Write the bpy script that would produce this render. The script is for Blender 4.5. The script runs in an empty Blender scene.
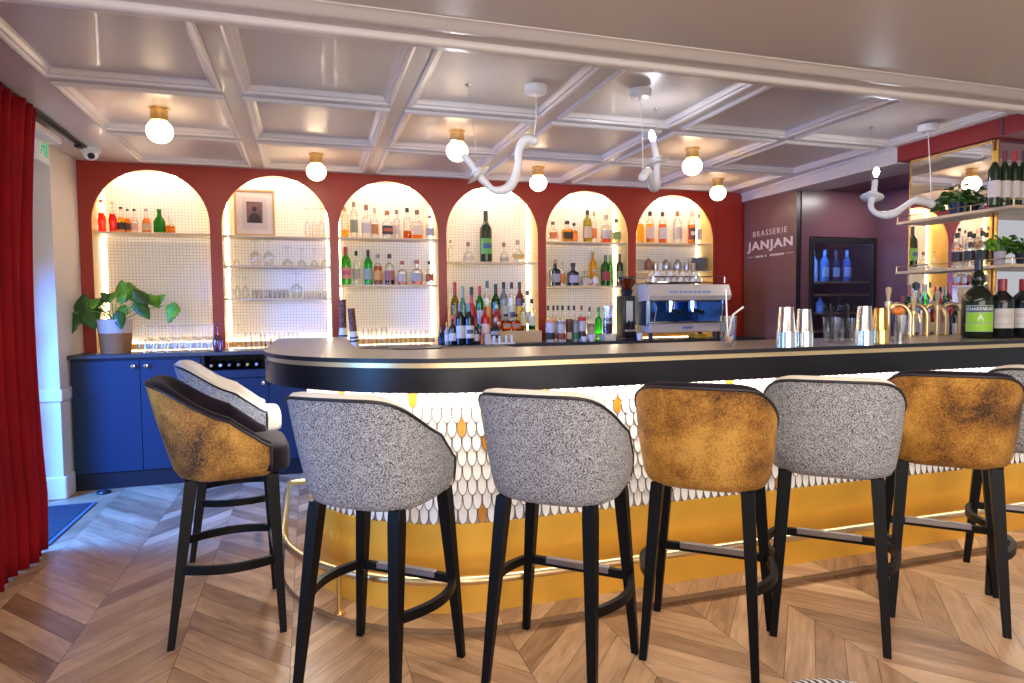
import bpy, bmesh, math, random
from mathutils import Vector, Matrix
random.seed(7)
PI = math.pi
S = bpy.context.scene
C = S.collection
# ------------------------------------------------------------------ camera
F = 649.37; YAW = 0.30315; PITCH = -0.04911; ROLL = -0.01063; HC = 1.3
fw = Vector((math.sin(YAW)*math.cos(PITCH), math.cos(YAW)*math.cos(PITCH), math.sin(PITCH)))
r0 = Vector((math.cos(YAW), -math.sin(YAW), 0)); u0 = r0.cross(fw)
rt = math.cos(ROLL)*r0 + math.sin(ROLL)*u0; up = math.cos(ROLL)*u0 - math.sin(ROLL)*r0
cam = bpy.data.objects.new('camera', bpy.data.cameras.new('camera')); C.objects.link(cam)
cam.data.sensor_width = 36; cam.data.lens = F/1024*36; cam.data.clip_start = .02
M = Matrix((rt, up, -fw)).transposed().to_4x4(); M.translation = (0, 0, HC)
cam.matrix_world = M; S.camera = cam
def ray(px, py): return (px-512)/F*rt - (py-341.5)/F*up + fw
def on_y(px, py, Y):                     # measured position of a photographed point on the plane y = Y
    d = ray(px, py); return d.x*Y/d.y, HC + d.z*Y/d.y
def on_z(px, py, Z):
    d = ray(px, py); k = (Z-HC)/d.z; return d.x*k, d.y*k
def scale_at(x, y): return (x*fw.x + y*fw.y)/F      # metres per pixel there
# ------------------------------------------------------------------ materials
MATS = {}
def newmat(name):
    m = bpy.data.materials.new(name); m.use_nodes = True; nt = m.node_tree
    b = nt.nodes['Principled BSDF']; MATS[name] = m
    return m, nt, b
def N(nt, t, **kw):
    n = nt.nodes.new(t)
    for k, v in kw.items():
        if k in ('operation','blend_type','data_type','noise_dimensions','feature','wave_type','mode','offset','offset_frequency','squash','bands_direction'): setattr(n, k, v)
        else: n.inputs[k].default_value = v
    return n
def mat(name, col, rough=.5, metal=0, coat=0, sheen=0, noise=0, nscale=8, bump=0, bscale=60, spec=.5, emit=0, ecol=None):
    if name in MATS: return MATS[name]
    m, nt, b = newmat(name)
    b.inputs['Base Color'].default_value = (*col, 1); b.inputs['Roughness'].default_value = rough
    b.inputs['Metallic'].default_value = metal; b.inputs['Coat Weight'].default_value = coat
    b.inputs['Sheen Weight'].default_value = sheen; b.inputs['Specular IOR Level'].default_value = spec
    tc = None
    if noise or bump: tc = nt.nodes.new('ShaderNodeTexCoord')
    if noise:
        n = N(nt, 'ShaderNodeTexNoise', Scale=nscale, Detail=4); nt.links.new(tc.outputs['Object'], n.inputs['Vector'])
        cr = nt.nodes.new('ShaderNodeValToRGB'); lo = [max(0, c*(1-noise)) for c in col]; hi = [min(1, c*(1+noise)) for c in col]
        cr.color_ramp.elements[0].color = (*lo, 1); cr.color_ramp.elements[1].color = (*hi, 1)
        cr.color_ramp.elements[0].position = .35; cr.color_ramp.elements[1].position = .65
        nt.links.new(n.outputs['Fac'], cr.inputs['Fac']); nt.links.new(cr.outputs['Color'], b.inputs['Base Color'])
    if bump:
        n = N(nt, 'ShaderNodeTexNoise', Scale=bscale, Detail=3); nt.links.new(tc.outputs['Object'], n.inputs['Vector'])
        bp = N(nt, 'ShaderNodeBump', Strength=bump, Distance=.003); nt.links.new(n.outputs['Fac'], bp.inputs['Height']); nt.links.new(bp.outputs['Normal'], b.inputs['Normal'])
    if emit:
        b.inputs['Emission Color'].default_value = (*(ecol or col), 1); b.inputs['Emission Strength'].default_value = emit
    return m
def glass(name, tint=(1,1,1), rough=.02, gl=.5, am=.45):
    if name in MATS: return MATS[name]
    m, nt, b = newmat(name); nt.nodes.remove(b)
    out = nt.nodes['Material Output']
    t = nt.nodes.new('ShaderNodeBsdfTransparent'); t.inputs['Color'].default_value = (*tint, 1)
    g = nt.nodes.new('ShaderNodeBsdfGlossy'); g.inputs['Roughness'].default_value = rough
    lw = N(nt, 'ShaderNodeLayerWeight', Blend=gl); mx = nt.nodes.new('ShaderNodeMixShader')
    sc = N(nt, 'ShaderNodeMath', operation='MULTIPLY'); sc.inputs[1].default_value = am
    nt.links.new(lw.outputs['Fresnel'], sc.inputs[0])
    nt.links.new(sc.outputs[0], mx.inputs[0]); nt.links.new(t.outputs[0], mx.inputs[1]); nt.links.new(g.outputs[0], mx.inputs[2])
    nt.links.new(mx.outputs[0], out.inputs['Surface']); return m
def liquid(name, col):
    if name in MATS: return MATS[name]
    m, nt, b = newmat(name); nt.nodes.remove(b); out = nt.nodes['Material Output']
    t = nt.nodes.new('ShaderNodeBsdfTransparent'); t.inputs['Color'].default_value = (*col, 1)
    d = nt.nodes.new('ShaderNodeBsdfTranslucent'); d.inputs['Color'].default_value = (*col, 1)
    mx = N(nt, 'ShaderNodeMixShader', Fac=.35)
    nt.links.new(t.outputs[0], mx.inputs[1]); nt.links.new(d.outputs[0], mx.inputs[2]); nt.links.new(mx.outputs[0], out.inputs['Surface']); return m
M_white = mat('ceiling_paint', (.60,.535,.49), .33, coat=.1)
M_mould = mat('moulding_paint', (.72,.66,.62), .35)
M_wallwhite = mat('wall_paint', (.70,.64,.57), .6)
M_red = mat('red_lacquer', (.34,.024,.010), .36, noise=.08, nscale=2)
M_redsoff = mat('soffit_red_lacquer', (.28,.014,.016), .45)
M_plum = mat('plum_laminate', (.12,.052,.068), .3, noise=.06, nscale=3)
M_signp = mat('sign_panel_laminate', (.20,.085,.07), .3)
M_wood = mat('birch_ply', (.76,.46,.11), .45, noise=.1, nscale=5)
M_black = mat('black_paint', (.012,.012,.014), .35)
M_blackwood = mat('black_stained_wood', (.003,.0028,.003), .42, spec=.18)
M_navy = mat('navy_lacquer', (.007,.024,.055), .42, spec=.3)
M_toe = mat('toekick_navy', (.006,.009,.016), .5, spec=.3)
M_brass = mat('brushed_brass', (.78,.52,.20), .25, 1)
M_brassp = mat('polished_brass', (.88,.66,.36), .36, 1)
M_steel = mat('polished_steel', (.72,.73,.75), .13, 1)
M_steelb = mat('brushed_steel', (.62,.60,.58), .3, 1)
M_chrome = mat('chrome', (.85,.85,.87), .05, 1)
M_mirror = mat('mirror_glass', (.93,.93,.93), .0, 1)
M_ivory = mat('ivory_porcelain', (.80,.79,.78), .3)
M_cream = mat('cream_velvet', (.68,.61,.51), .9, sheen=.05, bump=.2, bscale=200)
M_dark = mat('aubergine_velvet', (.010,.005,.011), .85, spec=.15, sheen=.05, noise=.25, nscale=7)
M_pipe = mat('black_piping', (.01,.009,.012), .5)
M_whitelabel = mat('label_white', (.8,.78,.74), .6)
M_bulb = mat('opal_globe', (1,.9,.75), .3, emit=11, ecol=(1,.70,.42))
M_led = mat('led_strip', (1,1,1), .5, emit=29, ecol=(1,.95,.82))
M_ledside = mat('led_strip_side', (1,1,1), .5, emit=18, ecol=(1,.95,.82))
M_ledbar = mat('bar_led_strip', (1,1,1), .5, emit=24, ecol=(1,.93,.84))
M_cbulb = mat('candle_bulb', (1,1,1), .3, emit=120, ecol=(.88,.9,1))
M_clear = glass('clear_glass', (.97,.98,.97))
M_curtain = mat('red_velvet', (.23,.001,.005), .8, noise=.15, nscale=3, spec=.2)
M_leaf = mat('leaf_green', (.13,.34,.015), .4, noise=.35, nscale=12)
M_leafd = mat('leaf_dark_green', (.02,.085,.008), .4, noise=.35, nscale=12)
M_stem = mat('stem_green', (.16,.34,.09), .5)
M_pvc = mat('white_plastic', (.75,.75,.74), .4)

def m_floor():
    m, nt, b = newmat('oak_chevron')
    L = nt.links.new
    def mth(op, a, bb=None, c=None):
        n = nt.nodes.new('ShaderNodeMath'); n.operation = op
        for i, v in enumerate((a, bb, c)):
            if v is None: continue
            if isinstance(v, (int, float)): n.inputs[i].default_value = v
            else: L(v, n.inputs[i])
        return n.outputs[0]
    g = nt.nodes.new('ShaderNodeNewGeometry'); s = nt.nodes.new('ShaderNodeSeparateXYZ'); L(g.outputs['Position'], s.inputs[0])
    W = .4125; k = 1.12; P = .155
    xs = mth('DIVIDE', mth('ADD', s.outputs['X'], .92), W)
    col = mth('FLOOR', xs); fx = mth('SUBTRACT', xs, col)
    par = mth('FLOORED_MODULO', col, 2.0)                         # 0 -> rising seams, 1 -> falling seams
    tri = mth('ADD', mth('MULTIPLY', fx, mth('SUBTRACT', 1, mth('MULTIPLY', par, 2))), par)
    v = mth('SUBTRACT', s.outputs['Y'], mth('MULTIPLY', tri, W*k))
    pv = mth('DIVIDE', mth('ADD', v, .03), P); row = mth('FLOOR', pv); fr = mth('SUBTRACT', pv, row)
    cmb = nt.nodes.new('ShaderNodeCombineXYZ'); L(row, cmb.inputs[0]); L(col, cmb.inputs[1])
    wn = nt.nodes.new('ShaderNodeTexWhiteNoise'); wn.noise_dimensions = '3D'; L(cmb.outputs[0], wn.inputs['Vector'])
    # grain: stretched along the plank
    ang = mth('ADD', mth('MULTIPLY', par, -2*math.atan(k)), math.atan(k))
    vr = nt.nodes.new('ShaderNodeVectorRotate'); vr.rotation_type = 'Z_AXIS'; L(g.outputs['Position'], vr.inputs['Vector']); L(mth('MULTIPLY', ang, -1), vr.inputs['Angle'])
    ad = nt.nodes.new('ShaderNodeVectorMath'); ad.operation = 'ADD'; L(vr.outputs[0], ad.inputs[0])
    sc3 = nt.nodes.new('ShaderNodeVectorMath'); sc3.operation = 'SCALE'; L(wn.outputs['Color'], sc3.inputs[0]); sc3.inputs['Scale'].default_value = 9
    L(sc3.outputs[0], ad.inputs[1])
    mp = nt.nodes.new('ShaderNodeMapping'); mp.inputs['Scale'].default_value = (2.2, 16, 1); L(ad.outputs[0], mp.inputs['Vector'])
    n1 = N(nt, 'ShaderNodeTexNoise', Scale=1.6, Detail=6, Roughness=.6, Distortion=.9); L(mp.outputs[0], n1.inputs['Vector'])
    n2 = N(nt, 'ShaderNodeTexNoise', Scale=3.5, Detail=3); L(ad.outputs[0], n2.inputs['Vector'])
    base = nt.nodes.new('ShaderNodeValToRGB'); e = base.color_ramp.elements
    e[0].position = .22; e[0].color = (.105,.043,.018,1); e[1].position = .80; e[1].color = (.55,.345,.195,1)
    e.new(.50).color = (.31,.17,.087,1)
    t = mth('ADD', mth('MULTIPLY', wn.outputs['Value'], .36), mth('MULTIPLY', n1.outputs['Fac'], .62)); t = mth('ADD', t, mth('MULTIPLY', n2.outputs['Fac'], .12)); L(t, base.inputs['Fac'])
    ed = mth('MINIMUM', fr, mth('SUBTRACT', 1, fr)); ex = mth('MINIMUM', fx, mth('SUBTRACT', 1, fx))
    gap = mth('MAXIMUM', mth('LESS_THAN', ed, .013), mth('LESS_THAN', ex, .0035))
    n3 = N(nt, 'ShaderNodeTexNoise', Scale=7.0, Detail=2); L(g.outputs['Position'], n3.inputs['Vector'])
    mx = nt.nodes.new('ShaderNodeMix'); mx.data_type = 'RGBA'; L(mth('MULTIPLY', gap, .88), mx.inputs['Factor']); L(base.outputs[0], mx.inputs['A']); mx.inputs['B'].default_value = (.05,.025,.013,1)
    L(mx.outputs['Result'], b.inputs['Base Color'])
    L(mth('ADD', mth('MULTIPLY', n3.outputs['Fac'], .22), .26), b.inputs['Roughness'])
    bp = N(nt, 'ShaderNodeBump', Strength=.25, Distance=.002); L(mth('SUBTRACT', n1.outputs['Fac'], mth('MULTIPLY', gap, 1.5)), bp.inputs['Height']); L(bp.outputs[0], b.inputs['Normal'])
    return m
M_floor = m_floor()

def m_tile():
    m, nt, b = newmat('mosaic_tile'); L = nt.links.new
    tc = nt.nodes.new('ShaderNodeTexCoord'); mp = nt.nodes.new('ShaderNodeMapping'); mp.inputs['Rotation'].default_value = (PI/2, 0, 0)
    L(tc.outputs['Object'], mp.inputs['Vector'])
    br = nt.nodes.new('ShaderNodeTexBrick'); br.offset = 0; br.squash = 1
    br.inputs['Scale'].default_value = 1; br.inputs['Brick Width'].default_value = .0255; br.inputs['Row Height'].default_value = .0255
    br.inputs['Mortar Size'].default_value = .0016; br.inputs['Mortar Smooth'].default_value = .2
    br.inputs['Color1'].default_value = (.93,.92,.88,1); br.inputs['Color2'].default_value = (.90,.89,.85,1); br.inputs['Mortar'].default_value = (.50,.48,.43,1)
    L(mp.outputs[0], br.inputs['Vector']); L(br.outputs['Color'], b.inputs['Base Color']); b.inputs['Roughness'].default_value = .35
    return m
M_tile = m_tile()

def m_tweed():
    m, nt, b = newmat('grey_tweed'); L = nt.links.new
    tc = nt.nodes.new('ShaderNodeTexCoord')
    mp = nt.nodes.new('ShaderNodeMapping'); mp.inputs['Scale'].default_value = (1,1,1.15); L(tc.outputs['Object'], mp.inputs['Vector'])
    v = N(nt, 'ShaderNodeTexVoronoi', Scale=500.0, Randomness=.35); L(mp.outputs[0], v.inputs['Vector'])
    sp = nt.nodes.new('ShaderNodeSeparateColor'); L(v.outputs['Color'], sp.inputs[0])
    cr = nt.nodes.new('ShaderNodeValToRGB'); e = cr.color_ramp.elements
    e[0].position = .40; e[0].color = (.03,.032,.045,1); e[1].position = .50; e[1].color = (.52,.52,.54,1)
    L(sp.outputs[0], cr.inputs['Fac']); L(cr.outputs[0], b.inputs['Base Color']); b.inputs['Roughness'].default_value = .95
    bp = N(nt, 'ShaderNodeBump', Strength=.4, Distance=.002); L(v.outputs['Distance'], bp.inputs['Height']); L(bp.outputs[0], b.inputs['Normal'])
    return m
M_tweed = m_tweed()
def m_gold():
    m, nt, b = newmat('mustard_velvet'); L = nt.links.new
    tc = nt.nodes.new('ShaderNodeTexCoord')
    n1 = N(nt, 'ShaderNodeTexNoise', Scale=4.2, Detail=6, Roughness=.6, Distortion=.15); n2 = N(nt, 'ShaderNodeTexNoise', Scale=150.0, Detail=2)
    oi = nt.nodes.new('ShaderNodeObjectInfo'); ad = nt.nodes.new('ShaderNodeVectorMath'); ad.operation = 'ADD'; L(tc.outputs['Object'], ad.inputs[0])
    cmb = nt.nodes.new('ShaderNodeCombineXYZ'); sc = N(nt, 'ShaderNodeMath', operation='MULTIPLY'); sc.inputs[1].default_value = 20; L(oi.outputs['Random'], sc.inputs[0]); L(sc.outputs[0], cmb.inputs[0]); L(cmb.outputs[0], ad.inputs[1])
    L(ad.outputs[0], n1.inputs['Vector']); L(tc.outputs['Object'], n2.inputs['Vector'])
    s = N(nt, 'ShaderNodeMath', operation='MULTIPLY_ADD'); s.inputs[1].default_value = .42; L(n2.outputs['Fac'], s.inputs[0])
    s2 = N(nt, 'ShaderNodeMath', operation='SUBTRACT'); s2.inputs[1].default_value = .21; L(n1.outputs['Fac'], s2.inputs[0]); L(s2.outputs[0], s.inputs[2])
    cr = nt.nodes.new('ShaderNodeValToRGB'); e = cr.color_ramp.elements
    e[0].position = .36; e[0].color = (.040,.014,.003,1); e[1].position = .70; e[1].color = (.60,.31,.055,1); e.new(.52).color = (.30,.125,.014,1)
    L(s.outputs[0], cr.inputs['Fac']); L(cr.outputs[0], b.inputs['Base Color']); b.inputs['Roughness'].default_value = .75; b.inputs['Sheen Weight'].default_value = .12
    b.inputs['Sheen Tint'].default_value = (1,.75,.35,1)
    bp = N(nt, 'ShaderNodeBump', Strength=.35, Distance=.003); L(n2.outputs['Fac'], bp.inputs['Height']); L(bp.outputs[0], b.inputs['Normal'])
    return m
M_gold = m_gold()
def m_top():
    m, nt, b = newmat('bar_top_laminate'); L = nt.links.new
    b.inputs['Base Color'].default_value = (.19,.16,.135,1); b.inputs['Roughness'].default_value = .32
    return m
M_top = m_top()
M_topedge = mat('bar_top_edge', (.008,.008,.012), .4)
M_apron = mat('bar_apron_lacquer', (.007,.0065,.010), .33, spec=.35)
M_plinth = mat('gold_plinth_laminate', (.92,.50,.06), .32, .35, noise=.05, nscale=3)
M_scale = mat('scale_tile_white', (.84,.82,.79), .28)
M_rim = mat('scale_tile_rim', (.17,.135,.10), .5)
M_goldtile = mat('scale_tile_gold', (.52,.20,.015), .25, .3)

# ------------------------------------------------------------------ mesh helpers
def bm_new(): return bmesh.new()
def box(bm, x0, x1, y0, y1, z0, z1, bev=0, mi=0, T=None, seg=1):
    vs = [bm.verts.new(v) for v in ((x0,y0,z0),(x1,y0,z0),(x1,y1,z0),(x0,y1,z0),(x0,y0,z1),(x1,y0,z1),(x1,y1,z1),(x0,y1,z1))]
    fs = [bm.faces.new([vs[i] for i in f]) for f in ((3,2,1,0),(4,5,6,7),(0,1,5,4),(1,2,6,5),(2,3,7,6),(3,0,4,7))]
    for f in fs: f.material_index = mi
    if bev:
        es = list({e for f in fs for e in f.edges})
        r = bmesh.ops.bevel(bm, geom=es, offset=bev, segments=seg, profile=.5, affect='EDGES', clamp_overlap=True)
        for f in r['faces']: f.material_index = mi
        vs = list({v for f in r['faces'] for v in f.verts} | {v for v in vs if v.is_valid})
    if T: bmesh.ops.transform(bm, matrix=T, verts=[v for v in vs if v.is_valid])
    return vs
def lathe(bm, prof, seg=20, c=(0,0,0), mi=0, a0=0, a1=2*PI, sx=1, sy=1, n=2.0, T=None):
    closed = abs(a1-a0-2*PI) < 1e-6; k = seg if closed else seg+1; rings = []
    for r, z in prof:
        if r < 1e-6: rings.append([bm.verts.new((c[0], c[1], c[2]+z))]); continue
        ring = []
        for i in range(k):
            a = a0+(a1-a0)*i/seg; ca, sa = math.cos(a), math.sin(a)
            if n != 2.0:
                q = (abs(ca)**n+abs(sa)**n)**(-1/n); ca *= q; sa *= q
            ring.append(bm.verts.new((c[0]+r*sx*ca, c[1]+r*sy*sa, c[2]+z)))
        rings.append(ring)
    for A, B in zip(rings, rings[1:]):
        m_ = len(A) if len(A) > 1 else len(B)
        for i in range(m_ if closed else m_-1):
            j = (i+1) % m_
            if len(A) == 1 and len(B) == 1: break
            if len(A) == 1: f = bm.faces.new((A[0], B[j], B[i]))
            elif len(B) == 1: f = bm.faces.new((A[i], A[j], B[0]))
            else: f = bm.faces.new((A[i], A[j], B[j], B[i]))
            f.material_index = mi
    vs = [v for r in rings for v in r]
    if T: bmesh.ops.transform(bm, matrix=T, verts=vs)
    return vs
def cyl(bm, x, y, z0, z1, r, seg=16, r2=None, mi=0, T=None):
    r2 = r if r2 is None else r2
    return lathe(bm, [(0,z0),(r,z0),(r2,z1),(0,z1)], seg, (x,y,0), mi, T=T)
def tube(bm, pts, r, seg=8, mi=0, cap=True, square=False):
    pts = [Vector(p) for p in pts]; rr = r if hasattr(r, '__len__') else [r]*len(pts); rings = []
    up_ = Vector((0,0,1)); prev = None
    for i, p in enumerate(pts):
        d = (pts[min(i+1, len(pts)-1)] - pts[max(i-1, 0)]).normalized()
        if prev is None:
            a = d.cross(up_)
            if a.length < .1: a = d.cross(Vector((1,0,0)))
        else: a = prev - d*prev.dot(d)
        a.normalize(); prev = a; b_ = d.cross(a)
        rings.append([bm.verts.new(p + rr[i]*(math.cos(t)*a + math.sin(t)*b_)) for t in [2*PI*(k+(.5 if square else 0))/seg for k in range(seg)]])
    for A, B in zip(rings, rings[1:]):
        for i in range(seg): bm.faces.new((A[i], A[(i+1)%seg], B[(i+1)%seg], B[i])).material_index = mi
    if cap:
        bm.faces.new(rings[0][::-1]).material_index = mi; bm.faces.new(rings[-1]).material_index = mi
def prism(bm, poly, z0, z1, mi=0):
    a = [bm.verts.new((x,y,z0)) for x, y in poly]; b = [bm.verts.new((x,y,z1)) for x, y in poly]; n = len(poly)
    bm.faces.new(a[::-1]).material_index = mi; bm.faces.new(b).material_index = mi
    for i in range(n): bm.faces.new((a[i], a[(i+1)%n], b[(i+1)%n], b[i])).material_index = mi
def finish(name, bm, mats, parent=None, smooth=True, ang=38, recalc=True):
    if recalc: bmesh.ops.recalc_face_normals(bm, faces=bm.faces)
    me = bpy.data.meshes.new(name)
    if smooth:
        for f in bm.faces: f.smooth = True
        lim = math.radians(ang)
        for e in bm.edges:
            if len(e.link_faces) == 2 and e.calc_face_angle(0) > lim: e.smooth = False
    bm.to_mesh(me); bm.free()
    for m in (mats if isinstance(mats, (list, tuple)) else [mats]): me.materials.append(m)
    o = bpy.data.objects.new(name, me); C.objects.link(o); o.parent = parent
    return o
def struct(name, bm, mats, parent=None, **k):
    o = finish(name, bm, mats, parent, **k)
    if parent is None: o['kind'] = 'structure'
    return o
def tag(o, label, cat, group=None):
    o['label'] = label; o['category'] = cat
    if group: o['group'] = group
    n = len(label.replace(',', ' ').split())
    if n < 4 or n > 16: print('LABEL WORDS', n, label)
    return o
def thing(name, label, cat, loc=(0,0,0), rz=0, group=None):
    o = bpy.data.objects.new(name, None); C.objects.link(o); o.location = loc; o.rotation_euler = (0,0,rz); o.empty_display_size = .05
    return tag(o, label, cat, group)
def dup(root, loc, rz, label, group=None):
    def cp(o, par):
        c = o.copy(); C.objects.link(c); c.parent = par
        for ch in kids[o.name]: cp(ch, c)
        return c
    kids = {}
    def walk(o):
        kids[o.name] = list(o.children)
        for ch in o.children: walk(ch)
    walk(root)
    r = cp(root, None); r.location = loc; r.rotation_euler = (0,0,rz); tag(r, label, r['category'], group or r.get('group')); return r
def arc(cx, cy, r, a0, a1, n): return [(cx+r*math.cos(a0+(a1-a0)*i/n), cy+r*math.sin(a0+(a1-a0)*i/n)) for i in range(n+1)]

# ------------------------------------------------------------------ room shell
ZC = 2.48; YB = 5.8; XR = 4.35
bm = bm_new(); box(bm, -3.2, 6.2, -3, 6.3, -.1, 0); struct('floor', bm, M_floor, smooth=False)
# coffered ceiling
XS = [(-1.21,-.41),(-.31,.48),(.575,1.39),(1.495,2.27),(2.365,3.19),(3.265,4.09)]
YS = [(2.9,3.785),(3.885,4.755),(4.845,5.65)]
bm = bm_new(); box(bm, -3.2, 6.2, 2.6, 6.3, 2.50, 2.6)
xs = [-3.2]+[v for p in XS for v in p]+[6.2]; ys = [2.6]+[v for p in YS for v in p]+[6.3]
for i in range(0, len(xs), 2): box(bm, xs[i], xs[i+1], 2.6, 6.3, ZC, 2.501)
for p in XS:
    for j in range(0, len(ys), 2): box(bm, p[0], p[1], ys[j], ys[j+1], ZC, 2.501)
PR = [(-.004,ZC+.002),(-.004,ZC-.014),(.008,ZC-.020),(.020,ZC-.016),(.024,ZC-.006),(.036,ZC-.003),(.046,ZC+.012),(.056,2.500)]
for (x0,x1) in XS:
    for (y0,y1) in YS:
        rings = []
        for (d, z) in PR: rings.append([bm.verts.new(v) for v in ((x0+d,y0+d,z),(x1-d,y0+d,z),(x1-d,y1-d,z),(x0+d,y1-d,z))])
        for A, B in zip(rings, rings[1:]):
            for i in range(4): bm.faces.new((A[i], A[(i+1)%4], B[(i+1)%4], B[i])).material_index = 1
struct('ceiling', bm, [M_white, M_mould], smooth=False)
# lowered ceiling nearer the camera with its moulded edge
bm = bm_new(); box(bm, -3.2, 6.2, -3, 2.66, 2.37, 2.6); struct('ceiling_lowered', bm, M_white, smooth=False)
bm = bm_new(); prof = [(2.662,2.39),(2.662,2.36),(2.635,2.352),(2.605,2.358),(2.600,2.344),(2.578,2.337),(2.552,2.348),(2.548,2.360),(2.50,2.362),(2.47,2.350),(2.44,2.352),(2.415,2.364),(2.38,2.368),(2.38,2.39)]
A = [bm.verts.new((-3.2,y,z)) for y,z in prof]; B = [bm.verts.new((6.2,y,z)) for y,z in prof]
for i in range(len(prof)-1): bm.faces.new((A[i],A[i+1],B[i+1],B[i]))
struct('trim_ceiling_edge', bm, M_mould, ang=50)
# arched back wall
AR = [(-1.582,-.747),(-.658,.193),(.267,1.128),(1.206,2.08),(2.161,3.022),(3.11,3.994)]
ZTOP, ZCNT = 2.432, 1.0
XL = -1.67
bm = bm_new()
def arch_pts(a, b, n=28):
    r = (b-a)/2; c = (a+b)/2; zs = ZTOP-r
    return [(c-r*math.cos(PI*i/n), zs+r*math.sin(PI*i/n)) for i in range(n+1)]
TH = .02
def quad(bm, pts, mi=0): bm.faces.new([bm.verts.new(p) for p in pts]).material_index = mi
for yy in (YB, YB+TH):
    prev = XL
    for a, b in AR:
        quad(bm, [(prev,yy,ZCNT-.1),(a,yy,ZCNT-.1),(a,yy,ZC),(prev,yy,ZC)])
        P = arch_pts(a, b)
        for (xa,za),(xb,zb) in zip(P, P[1:]): quad(bm, [(xa,yy,za),(xb,yy,zb),(xb,yy,ZC),(xa,yy,ZC)])
        prev = b
    quad(bm, [(prev,yy,ZCNT-.1),(XR+.02,yy,ZCNT-.1),(XR+.02,yy,ZC),(prev,yy,ZC)])
for a, b in AR:
    P = [(a,ZCNT-.1)]+arch_pts(a, b)+[(b,ZCNT-.1)]
    for (xa,za),(xb,zb) in zip(P, P[1:]): quad(bm, [(xa,YB,za),(xb,YB,zb),(xb,YB+TH,zb),(xa,YB+TH,za)], 1)
struct('wall_back', bm, [M_red, M_wood], smooth=False, recalc=False)
bm = bm_new(); box(bm, 4.03, 4.034, YB-.002, YB+.001, 1, ZC); struct('trim_wall_seam', bm, M_black, smooth=False)
bm = bm_new(); box(bm, XL, 6.2, YB+.30, YB+.5, 0, 2.6); box(bm, XL, XR, YB+.03, YB+.3, 0, .97); struct('wall_behind_niches', bm, M_wallwhite, smooth=False)
YT = YB+.285
for k, (a, b) in enumerate(AR):
    bm = bm_new(); zt = ZTOP+.012
    box(bm, a-.012, a, YB+TH, YT, ZCNT-.02, zt+.015); box(bm, b, b+.012, YB+TH, YT, ZCNT-.02, zt+.015); box(bm, a, b, YB+TH, YT, zt, zt+.015)
    o = struct('wall_niche', bm, M_wood, smooth=False)
    bm = bm_new(); box(bm, a+.025, b-.025, YT-.012, YT-.004, ZCNT+.03, zt-.025); finish('tile_panel', bm, M_tile, o, smooth=False)
    bm = bm_new()          # LED profile along the top of the tile panel
    box(bm, a+.02, b-.02, YT-.030, YT-.014, zt-.012, zt-.002)
    box(bm, a+.02, b-.02, YB+TH+.002, YB+TH+.016, zt-.008, zt-.001)  # hidden strip added behind the red wall to brighten tiles and bottles
    finish('light_strip', bm, M_led, o, smooth=False)
    bm = bm_new(); box(bm, a+.002, b-.002, YT-.05, YT-.038, ZCNT+.0005, ZCNT+.05, .001); finish('ledge', bm, M_wood, o, smooth=False)
    bm = bm_new(); box(bm, a+.02, b-.02, YT-.034, YT-.022, ZCNT+.02, ZCNT+.03); finish('lower_light_strip', bm, M_ledside, o, smooth=False)
    for xx in (a+.012, b-.020):
        bm = bm_new(); box(bm, xx, xx+.008, YT-.010, YT-.005, ZCNT+.03, zt-.02); finish('side_light_strip', bm, M_ledside, o, smooth=False)
    bm = bm_new(); box(bm, a, b, YT-.004, YT+.01, ZCNT-.02, zt+.01); finish('back_panel', bm, M_wallwhite, o, smooth=False)
# right: white beam, sign panel, niche with wine cabinet, red block
bm = bm_new(); vv = [bm.verts.new(v) for v in ((XR,5.9,2.395),(4.175,3.781,2.350),(XR+.25,3.781,2.350),(XR+.25,5.9,2.395),(XR,5.9,2.501),(4.175,3.781,2.501),(XR+.25,3.781,2.501),(XR+.25,5.9,2.501))]
for f in ((3,2,1,0),(4,5,6,7),(0,1,5,4),(1,2,6,5),(2,3,7,6),(3,0,4,7)): bm.faces.new([vv[i] for i in f])
struct('wall_right', bm, M_wallwhite, smooth=False)
bm = bm_new(); prism(bm, [(XR-.022,5.8),(4.153,3.79),(4.19,3.79),(XR+.01,5.8)], ZC-.022, ZC+.001); struct('trim_1', bm, M_mould, smooth=False)
bm = bm_new(); box(bm, XR, XR+.07, 5.01, 5.77, 0, 2.40, 0, 0)
bm.faces.ensure_lookup_table()
for f in bm.faces:
    if f.calc_center_median().y < 5.02 or f.calc_center_median().y > 5.76: f.material_index = 1
struct('wall_sign', bm, [M_signp, M_black], smooth=False)
bm = bm_new(); box(bm, XR+.02, XR+.13, 5.77, 5.8, 0, 2.395); struct('trim_2', bm, M_black, smooth=False)
bm = bm_new(); FX0, FX1, FZ1 = 4.49, 5.285, 1.955
box(bm, 4.40, FX0, 5.0, 5.1, 0, 2.39); box(bm, FX1, 5.4, 5.0, 5.1, 0, 2.39); box(bm, FX0, FX1, 5.0, 5.1, FZ1, 2.39)
struct('wall_niche_back', bm, M_plum, smooth=False)
bm = bm_new(); box(bm, 5.31, 5.41, 3.7, 5.0, 0, 2.39); struct('wall_niche_side', bm, M_plum, smooth=False)
bm = bm_new(); box(bm, XR+.02, 5.45, 3.7, 5.1, 2.385, 2.398); struct('ceiling_niche', bm, M_plum, smooth=False)
bm = bm_new(); box(bm, 4.18, 6.2, 1.2, 3.78, 2.357, 2.499); struct('wall_soffit', bm, M_redsoff, smooth=False)
bm = bm_new(); box(bm, 4.174, 4.181, 3.012, 3.03, 2.357, 2.48); struct('trim_3', bm, M_plum, smooth=False)
bm = bm_new(); box(bm, 4.145, 4.182, 1.2, 3.785, ZC-.012, ZC+.001); struct('trim_4', bm, M_mould, smooth=False)
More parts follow.
